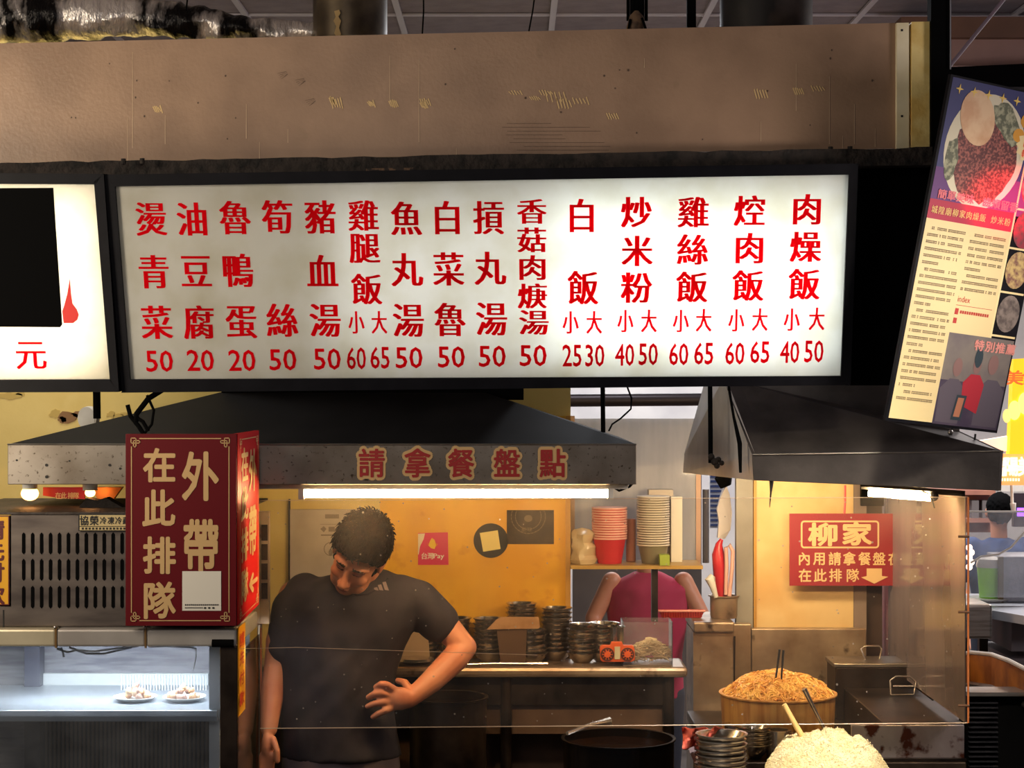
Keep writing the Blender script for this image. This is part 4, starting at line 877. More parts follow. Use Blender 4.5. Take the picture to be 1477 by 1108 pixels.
sp = MB(); a = P(640,949,2.84); a.z = zk+.004; b = P(790,951,2.86); b.z = zk+.006; sp.tube([a, a.lerp(b,.5)+Vector((0,0,.004)), b], [.004,.003,.007], 8)
tag(sp.build('long_spoon', M['chrome'], smooth=True), 'long thin steel spoon lying along the back counter edge', 'spoon')
w1 = MB(); w1.px([(560,950),(566,932),(580,915),(594,911),(606,914),(618,924),(620,950)], 2.93, .006)
tag(w1.build('plastic_sheet', mat('pale_plastic', srgb(178,150,122), .4)), 'pale plastic sheet standing behind the man\'s bent arm on the counter', 'sheet')
c = P(600,944,2.9); c.z = zk+.001
tag(MB().lathe([(0,0),(.04,0),(.062,.012),(.066,.012),(.06,.02),(.02,.024),(0,.024)], c, 28).build('pan_cover', M['chrome'], smooth=True), 'flat steel pan cover lying on the counter behind the man\'s forearm', 'lid')
MB_ = MB().px([(604,846),(624,847),(624,853),(630,854),(630,880),(606,880)], 3.04, .006); tag(MB_.build('paper_notice', M['paper']), 'pale paper notice stuck low on the yellow wall behind the man\'s shoulder', 'notice')
# clear tub of noodles
tx0, tx1, ty_, by_ = 898, 970, 897, 951
nt_ = thing('noodle_tub', 'clear square plastic tub holding pale shredded noodles at the counter end', 'tub', P(934,952,2.88))
a0_ = P(tx0,0,2.85).x; a1_ = P(tx1,0,2.85).x; zb_ = zk+.0008; zt_ = P(0,ty_,2.85).z
mb = MB(); th = .003
mb.box(a0_,a1_,2.84,2.84+th,zb_,zt_); mb.box(a0_,a1_,2.97-th,2.97,zb_,zt_); mb.box(a0_,a0_+th,2.84,2.97,zb_,zt_); mb.box(a1_-th,a1_,2.84,2.97,zb_,zt_)
mb.build('tub_wall', film('tub_plastic', .07, (.84,.78,.72), (1,1,1), hvar=.1), nt_)
MB().box(a0_,a1_,2.84,2.97,zb_,zb_+.003).build('tub_base', mat('pale_plastic', (0,0,0)), nt_)
sh_ = MB(); rnd = random.Random(5)
for k in range(420):
    x = rnd.uniform(a0_+.01, a1_-.01); y = rnd.uniform(2.85, 2.96); hmax = .030+.045*max(0, 1-abs(x-(a0_*.4+a1_*.6))/.085); z = zb_+.006+rnd.random()**.5*hmax
    a = rnd.uniform(0, PI); l_ = rnd.uniform(.010,.022); sh_.tube([(max(a0_+.005,min(a1_-.005,x+s*l_*math.cos(a))), max(2.846,min(2.964,y+s*l_*math.sin(a))), z+(.004 if s == 0 else rnd.uniform(-.003,.003))) for s in (-1,0,1)], .0022, 4, False)
o = sh_.build('shredded_noodle', mat('pale_noodle', srgb(255,232,186), .5), nt_); o['kind'] = 'stuff'
# orange twin timer
tm = thing('orange_timer', 'small orange twin-dial gadget standing on the back counter edge', 'gadget', P(890,955,2.832))
ORM = mat('orange_plastic', srgb(222,98,48), .45)
mb = MB(); mb.px([(865,934),(868,931),(880,931),(882,926),(897,926),(899,931),(912,931),(915,934),(916,952),(912,955),(869,955),(866,952)], 2.826, .02); mb.build('case', ORM, tm, bevel=.002)
TP = Plane(P(865,926,2.8255), P(916,926,2.8255), P(865,955,2.8255))
for cx in (876, 905):
    rm2 = Matrix.Rotation(PI/2, 3, 'X')
    mb = MB(); mb.lathe([(.0,.0),(.0225,.0),(.0225,.004),(.0,.004)], P(cx,944,2.8262), 24, rm2); dl = mb.build('dial', mat('dial_brown', srgb(84,44,34), .5), tm)
    mb = MB(); mb.lathe([(.0,.0),(.011,.0),(.010,.008),(.0,.008)], P(cx,944,2.8225), 20, rm2); mb.build('hub', ORM, dl, True)
    mb = MB()
    for q in range(10):
        a = 2*PI*q/10; mb.add([TP.map(cx+r*math.cos(a+d), 944+r*math.sin(a+d), .0050) for r, d in ((4.8,-.08),(7.6,-.08),(7.6,.1),(4.8,.12))], [(0,1,2,3)])
    o = mb.build('dial_tick', ORM, dl); o['kind'] = 'stuff'
mb = MB(); mb.px([(886.5,933),(894.5,933),(894.5,951),(886.5,951)], 2.822, .006); mb.build('display', mat('lcd', srgb(206,196,160), .4), tm)

# things on the yellow wall
mb = MB(); mb.px([(418,735),(548,735),(548,868),(418,868)], 3.03, .016); wc = thing('printed_board', 'greyish white panel with faint printed marks behind the man', 'panel', P(480,868,3.03)); mb.build('panel', mat('greyish_board', srgb(196,184,170), .6, col2=srgb(180,166,150), sc=7), wc)
WP = Plane(P(418,735,3.029), P(548,735,3.029), P(418,868,3.029)); mb = MB()
line(mb, WP, 469, 742, 489, 748); line(mb, WP, 462, 756, 512, 756.6)
poly(mb, WP, [(467,759),(471,763),(467,768),(462,763)]); line(mb, WP, 474, 760, 483, 767); line(mb, WP, 486, 760, 488, 767); line(mb, WP, 463, 771, 486, 773)
for k in range(24): a = 2*PI*k/24; a2 = 2*PI*(k+1)/24; mb.add([WP.map(477+r*math.cos(t), 792+r*math.sin(t), .001) for r, t in ((9,a),(9,a2),(10,a2),(10,a))], [(0,1,2,3)])
ell(mb, WP, 477, 797, 3, 5); mb.build('faint_print', mat('faint_print', srgb(140,128,118), .7), wc)
ps = thing('pink_pay_sticker', 'square pink payment sticker with a yellow shape on the yellow wall', 'sticker', P(624,815,3.045))
mb = MB(); mb.px([(603,769),(646,768),(647,815),(603,815)], 3.046, .003); mb.build('sticker', mat('pink_sticker', srgb(216,36,92), .4), ps)
TPs = Plane(P(603,769,3.0455), P(646,768,3.0455), P(603,815,3.0455))
mb = MB(); poly(mb, TPs, [(603,770),(613,769.5),(611,778),(606,788),(604,800),(603,800)], .0006); mb.build('peeled_corner', mat('peel', srgb(236,220,190), .4), ps)
mb = MB(); poly(mb, TPs, [(623,776),(627,779),(629,786),(627,792),(622,791),(618,787),(620,781)], .0008); mb.build('yellow_shape', mat('pay_yellow', srgb(240,196,60), .5), ps)
mb = MB(); poly(mb, TPs, [(628,783),(632,785),(629,789)], .0008); poly(mb, TPs, [(617,783),(619,784),(617,788)], .0008); o = mb.build('orange_petal', ORM, ps); o['kind'] = 'stuff'
mb = MB(); glyph(mb, TPs, '台', 612, 802, 8.5, 9, [(-.03,0),(.03,0)], .001); glyph(mb, TPs, '灣', 621, 802, 8.5, 9, [(-.02,0),(.02,0)], .001); glyph(mb, TPs, 'Pay', 633, 803, 15, 9, [(-.02,0),(.02,0)], .001, fit=True); mb.build('lettering', M['paper'], ps)
bd = thing('round_black_sticker', 'round black sticker with a tilted cream note on the yellow wall', 'sticker', P(709,806,3.045))
mb = MB(); mb.px([(708+25*math.cos(2*PI*k/36), 780+25*math.sin(2*PI*k/36)) for k in range(36)], 3.046, .003); mb.build('disc', M['ink'], bd)
mb = MB(); mb.px([(692,769),(718,765),(722,792),(697,796)], 3.043, .002); mb.build('note', mat('note_cream', srgb(240,220,140), .6), bd)
bs = thing('square_black_poster', 'square black poster with a faint round emblem on the yellow wall', 'poster', P(765,785,3.045))
mb = MB(); mb.px([(731,736),(799,736),(799,785),(731,785)], 3.046, .003); mb.build('poster', mat('brown_black', srgb(52,42,36), .6, col2=srgb(70,56,46), sc=30), bs)
EP = Plane(P(731,736,3.0455), P(799,736,3.0455), P(731,785,3.0455)); mb = MB()
for r0 in (24, 18):
    for k in range(30): a = .0+2*PI*k/30; a2 = a+2*PI/38; mb.add([EP.map(762+r*math.cos(t), 745+r*math.sin(t) if 745+r*math.sin(t) > 737 else 737, .001) for r, t in ((r0,a),(r0,a2),(r0+1.3,a2),(r0+1.3,a))], [(0,1,2,3)])
ell(mb, EP, 762, 748, 6, 5); [glyph(mb, EP, c_, 756+8*i, 764, 7, 7, THIN, .001) for i, c_ in enumerate('新味')]
mb.build('emblem', mat('emblem_grey', srgb(112,98,80), .6), bs)
for (x0, y0, x1, y1) in [(416,720,418.5,905)]: tag(MB().pxbox(x0,y0,x1,y1,3.03,.01).build('black_wall_trim', M['ink']), 'thin black vertical trim on the wall left of the white panel', 'trim')
# frosted screen, cup shelf and post
fs = thing('frosted_screen', 'tall frosted grey screen behind the cup shelf', 'screen', (P(917,0,3.2).x, 3.2, P(0,820,3.2).z))
MB().pxbox(823, 604, 1008, 818, 3.2, .006).build('pane', film('frosted', .55, (.78,.77,.78), (3,3,.6), (.95,.95,.96), hvar=.25, sc=5), fs)
for x in (822, 1004): MB().pxbox(x, 600, x+7, 820, 3.195, .014).build('edge', mat('pinkish_frame', srgb(196,160,140), .5), fs)
sf = thing('cup_shelf', 'steel shelf with centre post holding paper cups and bowl lids', 'shelf', (P(915,0,3.05).x, 3.05, P(0,895,3.0).z))
zsf = P(0,816,2.97).z
MB().box(P(823,0,2.97).x, P(1014,0,2.97).x, 2.97, 3.19, zsf-.012, zsf).build('shelf_board', mat('shelf_yellow_edge', srgb(196,160,90), .4, .4), sf)
MB().pxbox(940, 821, 949, 897, 3.0, .03).build('post', M['darksteel'], sf)
MB().pxbox(816, 600, 823, 960, 3.03, .02).build('wall_trim', mat('ochre_trim', srgb(190,140,60), .5), sf)
st_box('grey_partition', 826, 604, 1012, 1100, 7.2, .05, mat('partition_grey', srgb(124,116,116), .6, col2=srgb(104,98,98), sc=2), 'plain grey partition behind the bent person in crimson', 'partition')
# cups and lids
cup = thing('red_paper_cup', '', 'cup', (0,0,0), 'red paper cups stacked on the shelf')
RC = mat('red_cup', srgb(190,40,52), .5); PR = mat('pink_rim', srgb(226,170,160), .45)
MB().lathe([(0,.003),(.040,.003),(.041,0),(.056,.085),(.054,.085),(.038,.004)], (0,0,0), 28).build('cup_wall', RC, cup, True, org=Vector((0,0,0)))
MB().lathe([(.0545,.0835),(.060,.083),(.061,.086),(.060,.089),(.0545,.0885)], (0,0,0), 28).build('rim', PR, cup, True, org=Vector((0,0,0)))
cc = P(879,0,3.06)
for k in range(13):
    loc = Vector((cc.x, 3.06, zsf+.0006+k*.0085)); lab = 'red paper cup, %s from the bottom of the shelf stack' % NTH[k]
    if k == 0: cup.location = loc; cup['label'] = lab
    else: dup(cup, loc, lab)
CPn = mat('cup_print', srgb(232,176,150), .5); mb = MB()
for q in range(6):
    a = 2*PI*q/6; p = P(870+4.5*math.cos(a), 797+5.5*math.sin(a), 2.998); mb.ball(p, (.004,.0015,.006), 8, 6)
mb.ball(P(870,797,2.998), (.003,.0015,.004), 8, 6)
bl = thing('paper_bowl', '', 'bowl', (0,0,0), 'pale paper bowls stacked on the shelf')
MB().lathe([(0,.003),(.042,.003),(.043,0),(.058,.07),(.056,.07),(.040,.004)], (0,0,0), 28).build('bowl_wall', mat('grey_green_bowl', srgb(120,112,88), .5), bl, True, org=Vector((0,0,0)))
MB().lathe([(.0565,.069),(.063,.0685),(.065,.0715),(.063,.0745),(.0565,.074)], (0,0,0), 28).build('rim', mat('grey_rim', srgb(204,196,184), .4), bl, True, org=Vector((0,0,0)))
cc = P(942,0,3.06)
for k in range(21):
    loc = Vector((cc.x, 3.06, zsf+.0006+k*.0082)); bl.scale = (.88,.88,.88); lab = 'grey-rimmed paper bowl, %s from the bottom of the tallest stack' % NTH[k]
    if k == 0: bl.location = loc; bl['label'] = lab
    else: dup(bl, loc, lab)
def on_shelf(name, x0, x1, yt, Y, m, lb, cat, rnd_=True):
    a = P(x0,0,Y); b = P(x1,0,Y); zt2 = P(0,yt,Y).z; r = (b.x-a.x)/2; c = Vector(((a.x+b.x)/2, Y, zsf+.0006))
    mb = MB()
    if rnd_: mb.lathe([(0,0),(r*.92,0),(r,.004),(r,zt2-c.z),(r*.9,zt2-c.z+.003),(0,zt2-c.z+.003)], c, 24)
    else: mb.box(a.x, b.x, Y-.03, Y+.03, c.z, zt2)
    tag(mb.build(name, m, smooth=rnd_), lb, cat)
on_shelf('paper_roll', 903, 917, 750, 3.12, mat('salmon_paper', srgb(214,150,132), .6), 'narrow salmon paper roll standing between the cup and bowl stacks', 'roll')
on_shelf('white_carton', 967, 983, 716, 3.13, M['paper'], 'tall white carton at the right end of the cup shelf', 'carton', False)
on_shelf('green_pack', 951, 965, 800, 2.995, mat('green_pack', srgb(150,170,60), .6), 'small green packet in front of the bowl stack on the shelf', 'packet', False)
on_shelf('grey_box', 935, 970, 706, 3.16, mat('pale_box', srgb(190,180,172), .6), 'pale box standing behind the tallest paper bowl stack', 'box', False)
mb = MB()
prof = []
for k in range(9):
    u = k/8; prof.append((.045*(1-.25*u)+.006*math.sin(k*2.1), .115*u))
mb.lathe([(0,0)]+prof+[(0,.122)], P(841,0,3.05)*1.0-Vector((0,0,P(841,0,3.05).z-zsf-.0006)), 22)
mb.v = [v+Vector((1,1,0))*noise.noise(v*40)*.016 for v in mb.v]
tag(mb.build('plastic_bag', mat('bag_film', srgb(206,186,150), .25), smooth=True), 'crumpled pale plastic bag at the left end of the cup shelf', 'bag')
# right-hand steel unit behind, tray, pot, bottles
zr = P(0,897,2.95).z
su = thing('steel_cabinet', 'brown greasy steel cabinet under the red tray', 'cabinet', (P(1040,0,2.95).x, 3.1, 0))
MB().box(P(1000,0,2.95).x, P(1059,0,2.95).x, 2.95, 3.2, 0, zr-.035).build('cabinet_body', M['steelw'], su)
MB().box(P(1001,0,2.93).x, P(1060,0,2.93).x, 2.935, 3.25, zr-.034, zr).build('cabinet_top', M['steelw'], su, bevel=.006)
MB().px([(1058,918),(1061,918),(1060,990),(1058,990)], 2.945, .004).build('handle', M['darksteel'], su)
tr = thing('red_tray', 'red ribbed plastic tray on the steel cabinet before the bent worker', 'tray', P(981,897,3.08)); c = P(981,0,3.1); c.z = zr+.0006
rt = MB(); x0_, x1_ = P(950,0,3.05).x, P(1016,0,3.05).x; h_ = P(0,881,3.05).z-zr
rt.add([(x0_+.012,3.05,zr+.001),(x1_-.012,3.05,zr+.001),(x1_-.012,3.075,zr+.001),(x0_+.012,3.075,zr+.001),(x0_,3.04,zr+h_),(x1_,3.04,zr+h_),(x1_,3.085,zr+h_),(x0_,3.085,zr+h_)], [(0,1,2,3),(0,4,5,1),(1,5,6,2),(2,6,7,3),(3,7,4,0)]); rt.build('tray_wall', mat('tray_red', srgb(206,56,44), .45), tr)
rb = MB()
for k in range(17): xx = x0_+.010+(x1_-x0_-.02)*k/16; rb.tube([(xx,3.046,zr+.004),(xx-.0,3.037,zr+h_-.004)], .0018, 5)
o = rb.build('rib', mat('tray_red', (0,0,0)), tr); o['kind'] = 'stuff'
MB().tube([(x0_-.002,3.038,zr+h_),(x1_+.002,3.038,zr+h_)], .004, 8).build('rim', mat('tray_rim', srgb(230,150,140), .4), tr)
pot('utensil_pot', 'tall steel pot full of utensils at the right end of the steel cabinet', 'pot', 1044, 860, 3.06, 20, zr+.001, M['steelw'], taper=.98)
def stick(name, lb, cat, pts, Y, r, m): tag(MB().tube([P(a, b, Y) for a, b in pts], r, 10).build(name, m, smooth=True), lb, cat)
stick('red_sauce_bottle', 'slim red bottle standing in the utensil pot', 'bottle', [(1040,862),(1038,820),(1036,800),(1037,785),(1041,778)], 3.06, [.020,.024,.022,.012,.006], mat('bottle_red', srgb(190,36,48), .35))
stick('pink_tongs', 'pale pink tongs hanging beside the red bottle', 'tongs', [(1052,860),(1056,820),(1057,795),(1052,786),(1047,790),(1048,815),(1047,858)], 3.03, .007, mat('pale_pink', srgb(216,170,160), .5))
stick('white_brush', 'white round-headed brush standing in the utensil pot', 'brush', [(1033,862),(1028,846),(1024,836),(1028,830)], 3.02, [.008,.012,.018,.010], M['white'])
mb = MB(); mb.px([(1035,776),(1037,752),(1034,735),(1040,716),(1047,700),(1053,714),(1056,740),(1054,764),(1046,778)], 3.2, .03); mb.v = [v+Vector((0,1,0))*noise.noise(v*30)*.03 for v in mb.v]
tag(mb.build('hanging_plastic_bag', mat('white_bag', srgb(232,226,228), .3)), 'white crumpled plastic bag hanging beside the grey post', 'bag')
tag(MB().tube([P(1047,702,3.2), P(1043,692,3.2), P(1050,672,3.2)], [.02,.03,.02], 8).build('dark_bundle', M['dead']), 'dark bundle above the hanging white plastic bag', 'bundle')
stick('glass_tube_rack', 'narrow clear upright tube behind the red bottle', 'tube', [(1018,812),(1018,706)], 3.3, .012, mat('smoky', srgb(90,88,96), .2))
bl_ = thing('blue_shutter', 'small blue and white slatted shutter far behind the grey post', 'shutter', P(1034,740,7.6)); 
MB().pxbox(1024,676,1046,762,7.6,.02).build('panel', mat('shutter_white', srgb(220,226,236), .5), bl_)
for k in range(12): MB().pxbox(1025,679+7*k,1040,682+7*k,7.585,.012).build('slat', mat('shutter_blue', srgb(60,86,150), .5), bl_)
# pillar
pi = struct(MB().box(P(1062,0,3.05).x, P(1086,0,3.05).x, 3.05, 3.09, 0, 2.6).build('trim_1', mat('grey_post', srgb(150,146,138), .5, col2=srgb(128,122,114), sc=6)))
wp = struct(MB().box(P(1087,0,3.05).x, P(1231,0,3.05).x, 3.051, 3.16, 0, 2.6).build('wall_pillar', M['pillar']))
MB().box(P(1087,0,3.05).x, P(1091,0,3.05).x, 3.044, 3.0505, 1.0, 2.6).build('corner_trim', mat('ochre_trim', (0,0,0)), wp)
struct(MB().box(P(1231.5,0,3.05).x, P(1250,0,3.05).x, 3.052, 3.16, 0, 2.6).build('trim_2', mat('mauve_grey_post', srgb(142,124,112), .5)))
struct(MB().box(P(1250.5,0,3.05).x, P(1275,0,3.05).x, 3.08, 3.14, 0, 2.6).build('trim_3', mat('brown_dark_post', srgb(70,52,44), .5, col2=srgb(50,38,34), sc=6)))
tag(MB().box(P(1056,0,3.0).x, P(1083,0,3.0).x, 2.99, 3.04, .3, P(0,900,3.0).z).build('steel_strip', M['steelw'], bevel=.003), 'narrow dark steel strip left of the shining splashback', 'strip')
tag(MB().box(P(1084,0,3.0).x, P(1249,0,3.0).x, 2.995, 3.04, .3, P(0,907,3.0).z).build('steel_splashback', M['steelw'], bevel=.003), 'warm shining steel sheet on the base of the cream pillar', 'splashback')
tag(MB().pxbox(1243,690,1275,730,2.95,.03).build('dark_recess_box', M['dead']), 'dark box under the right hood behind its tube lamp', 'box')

# shop sign on the pillar
Yq = 2.98
cs = thing('queue_here_sign', 'crimson sign with framed gold characters and down arrow hung before the cream pillar', 'sign', P(1220,845,Yq))
MB().pxbox(1139, 741, 1300, 845, Yq, .008).build('board', mat('crimson_board', srgb(150,30,42), .5), cs)
QP = Plane(P(1139,741,Yq-.0005), P(1300,741,Yq-.0005), P(1139,845,Yq-.0005)); mb = MB()
def rrect(mb, sf, x0, y0, x1, y1, r, t, off=.001):
    def pts(x0, y0, x1, y1, r): return [(cx+r*math.cos(a), cy+r*math.sin(a)) for cx, cy, a0 in ((x1-r,y1-r,0),(x0+r,y1-r,PI/2),(x0+r,y0+r,PI),(x1-r,y0+r,1.5*PI)) for a in [a0+PI/2*k/5 for k in range(6)]]
    A = pts(x0,y0,x1,y1,r); B = pts(x0+t,y0+t,x1-t,y1-t,max(r-t,.5)); n = len(A)
    for i in range(n): j = (i+1) % n; mb.add([sf.map(*A[i],off), sf.map(*A[j],off), sf.map(*B[j],off), sf.map(*B[i],off)], [(0,1,2,3)])
rrect(mb, QP, 1155, 751, 1268, 791, 5, 2.4); mb.build('border_line', M['cream'], cs)
mb = MB(); glyph(mb, QP, '柳', 1187, 771, 40, 31, ring(.035,8), .0012); glyph(mb, QP, '家', 1236, 770, 40, 31, ring(.035,8), .0012)
for c_, x in zip('內用請拿餐盤在', (1160,1181.5,1204,1225,1247,1268,1290)): glyph(mb, QP, c_, x, 806, 17, 18, [(-.02,0),(.02,0),(0,.02),(0,-.02)], .0012)
for c_, x in zip('在此排隊', (1161,1183,1205,1230)): glyph(mb, QP, c_, x, 830, 17.5, 18, [(-.02,0),(.02,0),(0,.02),(0,-.02)], .0012)
poly(mb, QP, [(1250,820),(1272,820),(1272,831),(1281,832),(1261,842),(1242,833),(1250,831)], .0012)
mb.build('lettering', M['cream'], cs)
tag(MB().tube([P(1219,700,Yq+.004), P(1219,725,Yq+.004), P(1218,741,Yq+.004)], .004, 6).build('sign_string', mat('red_string', srgb(226,90,90), .6)), 'red string holding the crimson pillar sign from the hood', 'string')

# ================================================================ RIGHT HOOD
rh = thing('right_hood', 'dark steel extractor hood with a bright steel left side over the noodle pot', 'hood', P(1265,705,2.2))
ym = 1.92
A = P(1085,656,2.0); B = P(1447,651,1.92); A2 = P(1087,693,2.0); B2 = P(1444,708,1.92)
mb = MB(); mb.prism([A, B, B2, A2], (0,.01,0)); mb.build('front_lip', M['hoodd'], rh, bevel=.0015)
MB().tube([A+Vector((0,-.002,0)), B+Vector((0,-.002,0))], .0022, 6).build('folded_edge', M['steel'], rh)
L1 = P(987,656,2.72); L2 = P(985,682,2.72); R1 = Vector((B.x, 2.72, B.z)); R2 = Vector((B2.x, 2.72, B2.z))
T1 = P(1043,555,2.28); T0 = P(1018,555,2.60); T2 = P(1345,612,2.25); T2 = P(1384,622,2.16); T3 = Vector((T2.x, 2.6, T2.z))
T1.z = 1.99; T0.z = 1.99
mb = MB(); mb.prism([L1, A+Vector((0,.01,0)), A2+Vector((0,.01,0)), L2], (.008,0,0)); mb.prism([T0, T1, A+Vector((0,.01,0)), L1], (.008,0,.004)); 
mb.build('lit_side', mat('lit_side_steel', srgb(222,218,216), .35, .35, col2=srgb(180,174,170), sc=4, stretch=(1,1,.6)), rh)  # reflected white light put into this side's paler steel colour
UP = Vector((T1.x+.62, 2.25, 2.0))
mb = MB(); mb.prism([A+Vector((0,.004,0)), T1, UP, T2, B+Vector((0,.004,0))], (.001,.012,0)); mb.build('front_slope', M['hoodd'], rh)
mb = MB(); mb.prism([B, R1, T3, T2], (-.004,.0,-.01)); mb.prism([B, B2, R2, R1], (-.008,0,0)); mb.build('right_slope', M['hoodd'], rh)
mb = MB(); mb.prism([T1, T0, Vector((UP.x,2.62,2.0)), UP], (0,0,.01)); mb.prism([UP, Vector((UP.x,2.62,2.0)), T3, T2], (0,0,.01)); mb.prism([L1,R1,T3,Vector((UP.x,2.62,2.0)),T0], (0,.008,0)); mb.build('rear_slope', M['hoodd'], rh)
for (x, y) in ((1372,622), (1405,634)):
    MB().tube([P(x,y+6,2.05), P(x+2,y-8,2.05)], .003, 6).build('hook', M['ink'], rh)
MB().ball(P(1371,624,2.02), .008, 10, 8).build('wing_nut', M['steel'], rh, True)
bkn = MB(); rnd = random.Random(2)
for (x, y, r) in [(1026,659,.010),(1031,666,.012),(1036,663,.009),(1041,668,.008),(1034,672,.009)]: bkn.ball(P(x,y,2.19), r, 8, 6)
tag(bkn.build('sooty_clamp', M['grime']), 'sooty lumpy clamp at the foot of the hanger rod on the bright hood side', 'clamp')
stick('hanger_rod', 'dark hanger rod close to the corner of the bright steel hood side', 'rod', [(1049,545),(1058,600),(1067,640),(1068,682)], 2.03, [.004,.004,.007,.004], M['dead'])
t2 = thing('tube_lamp', 'short warm glowing tube lamp under the right hood', 'lamp', P(1300,725,2.08))
q0, q1 = P(1253,711,2.08), P(1342,718,2.02)
MB().tube([q0, q1], .010, 12).build('glowing_tube', glow('warm_tube2', (1,.66,.30), 300), t2, True)
MB().tube([q0+Vector((-.02,.01,.018)), P(1392,712,2.0)+Vector((0,0,0))], .008, 4).build('fixture', M['ink'], t2)
MB().ball(q1+Vector((.01,0,.004)), .014, 10, 8).build('end_cap', M['ink'], t2)
stick('dangling_string', 'thin cord hanging off the right end of the short tube lamp', 'cord', [(1330,708),(1338,712),(1345,722),(1348,733)], 1.99, .002, M['ink'])
stick('soot_drip', 'black soot string hanging under the left corner of the right hood lip', 'soot', [(1113,694),(1112,710),(1110,732)], 2.01, [.007,.003,.001], M['ink'])

# ================================================================ FRONT COUNTER AND FOOD
zf = .882; zq = .74
fcn = thing('front_counter', 'dark steel serving counter carrying the noodle pot and rice', 'counter', (.8, 2.1, 0))
xf0, xf1 = .585, 1.31
MB().box(xf0, xf1, 2.045, 2.932, zf-.03, zf).build('counter_top', M['darksteel'], fcn, bevel=.004)
MB().box(xf0+.03, xf1-.03, 2.08, 2.92, .1, zf-.031).build('counter_body', M['darksteel'], fcn)
MB().box(xf0, xf1, 1.60, 2.043, zq-.03, zq).build('lower_step', M['darksteel'], fcn, bevel=.004)
MB().box(xf0+.03, xf1-.03, 1.64, 2.04, .1, zq-.031).build('lower_body', M['darksteel'], fcn)
for k in range(3): MB().box(xf0+.04+.245*k, xf0+.27+.245*k, 1.625, 1.639, .16, zq-.05).build('door', M['darksteel'], fcn)
# oven box and container
ob = thing('burner_box', 'steel burner box with rusty scorched front under the right end of the splash guard', 'burner', (1.15, 2.4, zf))
zo = P(0,1044,2.08).z; bx1 = P(1391,0,2.08).x
MB().box(P(1228,0,2.07).x, P(1391,0,2.07).x, 2.07, 2.08, max(zf+.001,P(0,1096,2.07).z), zo-.003).build('front_plate', mat('rusty_white_steel', srgb(226,218,212), .45, .1, col2=srgb(190,172,164), sc=7, dirt=srgb(104,50,26), dsc=20, dlo=.53, dhi=.62), ob, bevel=.002)
MB().box(P(1275,0,2.08).x, bx1, 2.081, 2.745, zf+.0008, zo).build('box_body', M['darksteel'], ob, bevel=.003)
MB().box(P(1228,0,2.07).x, bx1, 2.05, 2.069, zf+.001, zf+.008).build('plinth', M['darksteel'], ob)
lh = MB().tube([P(1285,1002,2.58), P(1284,982,2.60), P(1292,976,2.60), P(1312,976,2.60), P(1321,984,2.60), P(1318,1002,2.58), P(1285,1003,2.58)], .003, 8); lh.build('handle', M['chrome'], ob, True)
MB().tube([P(1288,990,2.60), P(1318,990,2.60)], .003, 8).build('handle', M['chrome'], ob, True)
for k in range(5): MB().box(P(1228,0,2.0).x+.065*k, P(1228,0,2.0).x+.065*k+.006, 1.90, 2.035, zq+.001, zq+.06).build('grate_bar', M['steelw'], ob)
ct = thing('lidded_container', 'square steel lidded container with a wire handle behind the burner box', 'container', (1.15, 2.85, zf))
ztp = P(0,957,2.755).z; cx0 = P(1205,0,2.755).x; cx1 = P(1330,0,2.755).x
MB().box(cx0, cx1, 2.755, 2.922, zf+.0008, ztp-.014).build('container_body', M['darksteel'], ct, bevel=.003)
MB().box(cx0-.006, cx1+.006, 2.750, 2.928, ztp-.0135, ztp).build('lid', M['steel'], ct, bevel=.003)
MB().tube([P(1248,952,2.85), P(1242,936,2.86), P(1247,932,2.86), P(1268,932,2.86), P(1272,936,2.86), P(1268,952,2.85)], .003, 8).build('handle', M['chrome'], ct, True)
# noodle pot
nc = P(1122,0,2.32); nc.z = zf; rP = .172; zrim = 1.035
npt = thing('noodle_pot', 'big round brass-coloured pot heaped with fried noodles', 'pot', (nc.x, nc.y, zf+.0008))
BR = mat('brass_pan', srgb(232,178,100), .38, .3, col2=srgb(200,138,70), sc=9, stretch=(6,6,.5))
hP = zrim-zf
MB().lathe([(0,0),(rP*.93,0),(rP*.97,.02),(rP,hP-.004),(rP+.006,hP),(rP+.006,hP+.004),(rP-.004,hP+.004),(rP*.92,.006),(0,.006)], (nc.x, nc.y, zf+.0008), 56).build('pan', BR, npt, True)
def mound(u, seed=0): return max(0, (1-u**2.6))
gm = MB(); prof = [(rP*.96*k/18, 0) for k in range(19)]
gv = []; gfs = []; n = 64
for i in range(19):
    r = rP*.97*i/18
    for k in range(n):
        t = 2*PI*k/n; x = r*math.cos(t); y = r*math.sin(t); z = .066*mound(i/18)+.010*noise.noise(Vector((x*26,y*26,0)))
        gv.append((nc.x+x, nc.y+y, zrim-.012+z))
for i in range(18):
    for k in range(n): gfs.append((i*n+k, i*n+(k+1)%n, (i+1)*n+(k+1)%n, (i+1)*n+k))
gm.add(gv, gfs); rnd = random.Random(4)
for k in range(3600):
    r = rP*.93*math.sqrt(rnd.random()); t = rnd.uniform(0, 2*PI); u = r/(rP*.97); a = rnd.uniform(0, PI*2); l_ = rnd.uniform(.010,.022); bend = rnd.uniform(-.8,.8); lft = rnd.uniform(0,.013)
    pts = []
    for q in (-1,-.33,.33,1):
        x = r*math.cos(t)+l_*q*math.cos(a+bend*q); y = r*math.sin(t)+l_*q*math.sin(a+bend*q); rr2 = math.hypot(x,y)
        if rr2 > rP*.97: x *= rP*.97/rr2; y *= rP*.97/rr2; rr2 = rP*.97
        z = .066*mound(rr2/(rP*.97))+.010*noise.noise(Vector((x*26,y*26,0)))+-.001+lft+.003*math.sin(q*2)
        pts.append((nc.x+x, nc.y+y, zrim-.012+z))
    gm.tube(pts, .0025, 5, False)
o = gm.build('fried_noodle', M['noodle'], npt, True); o['kind'] = 'stuff'
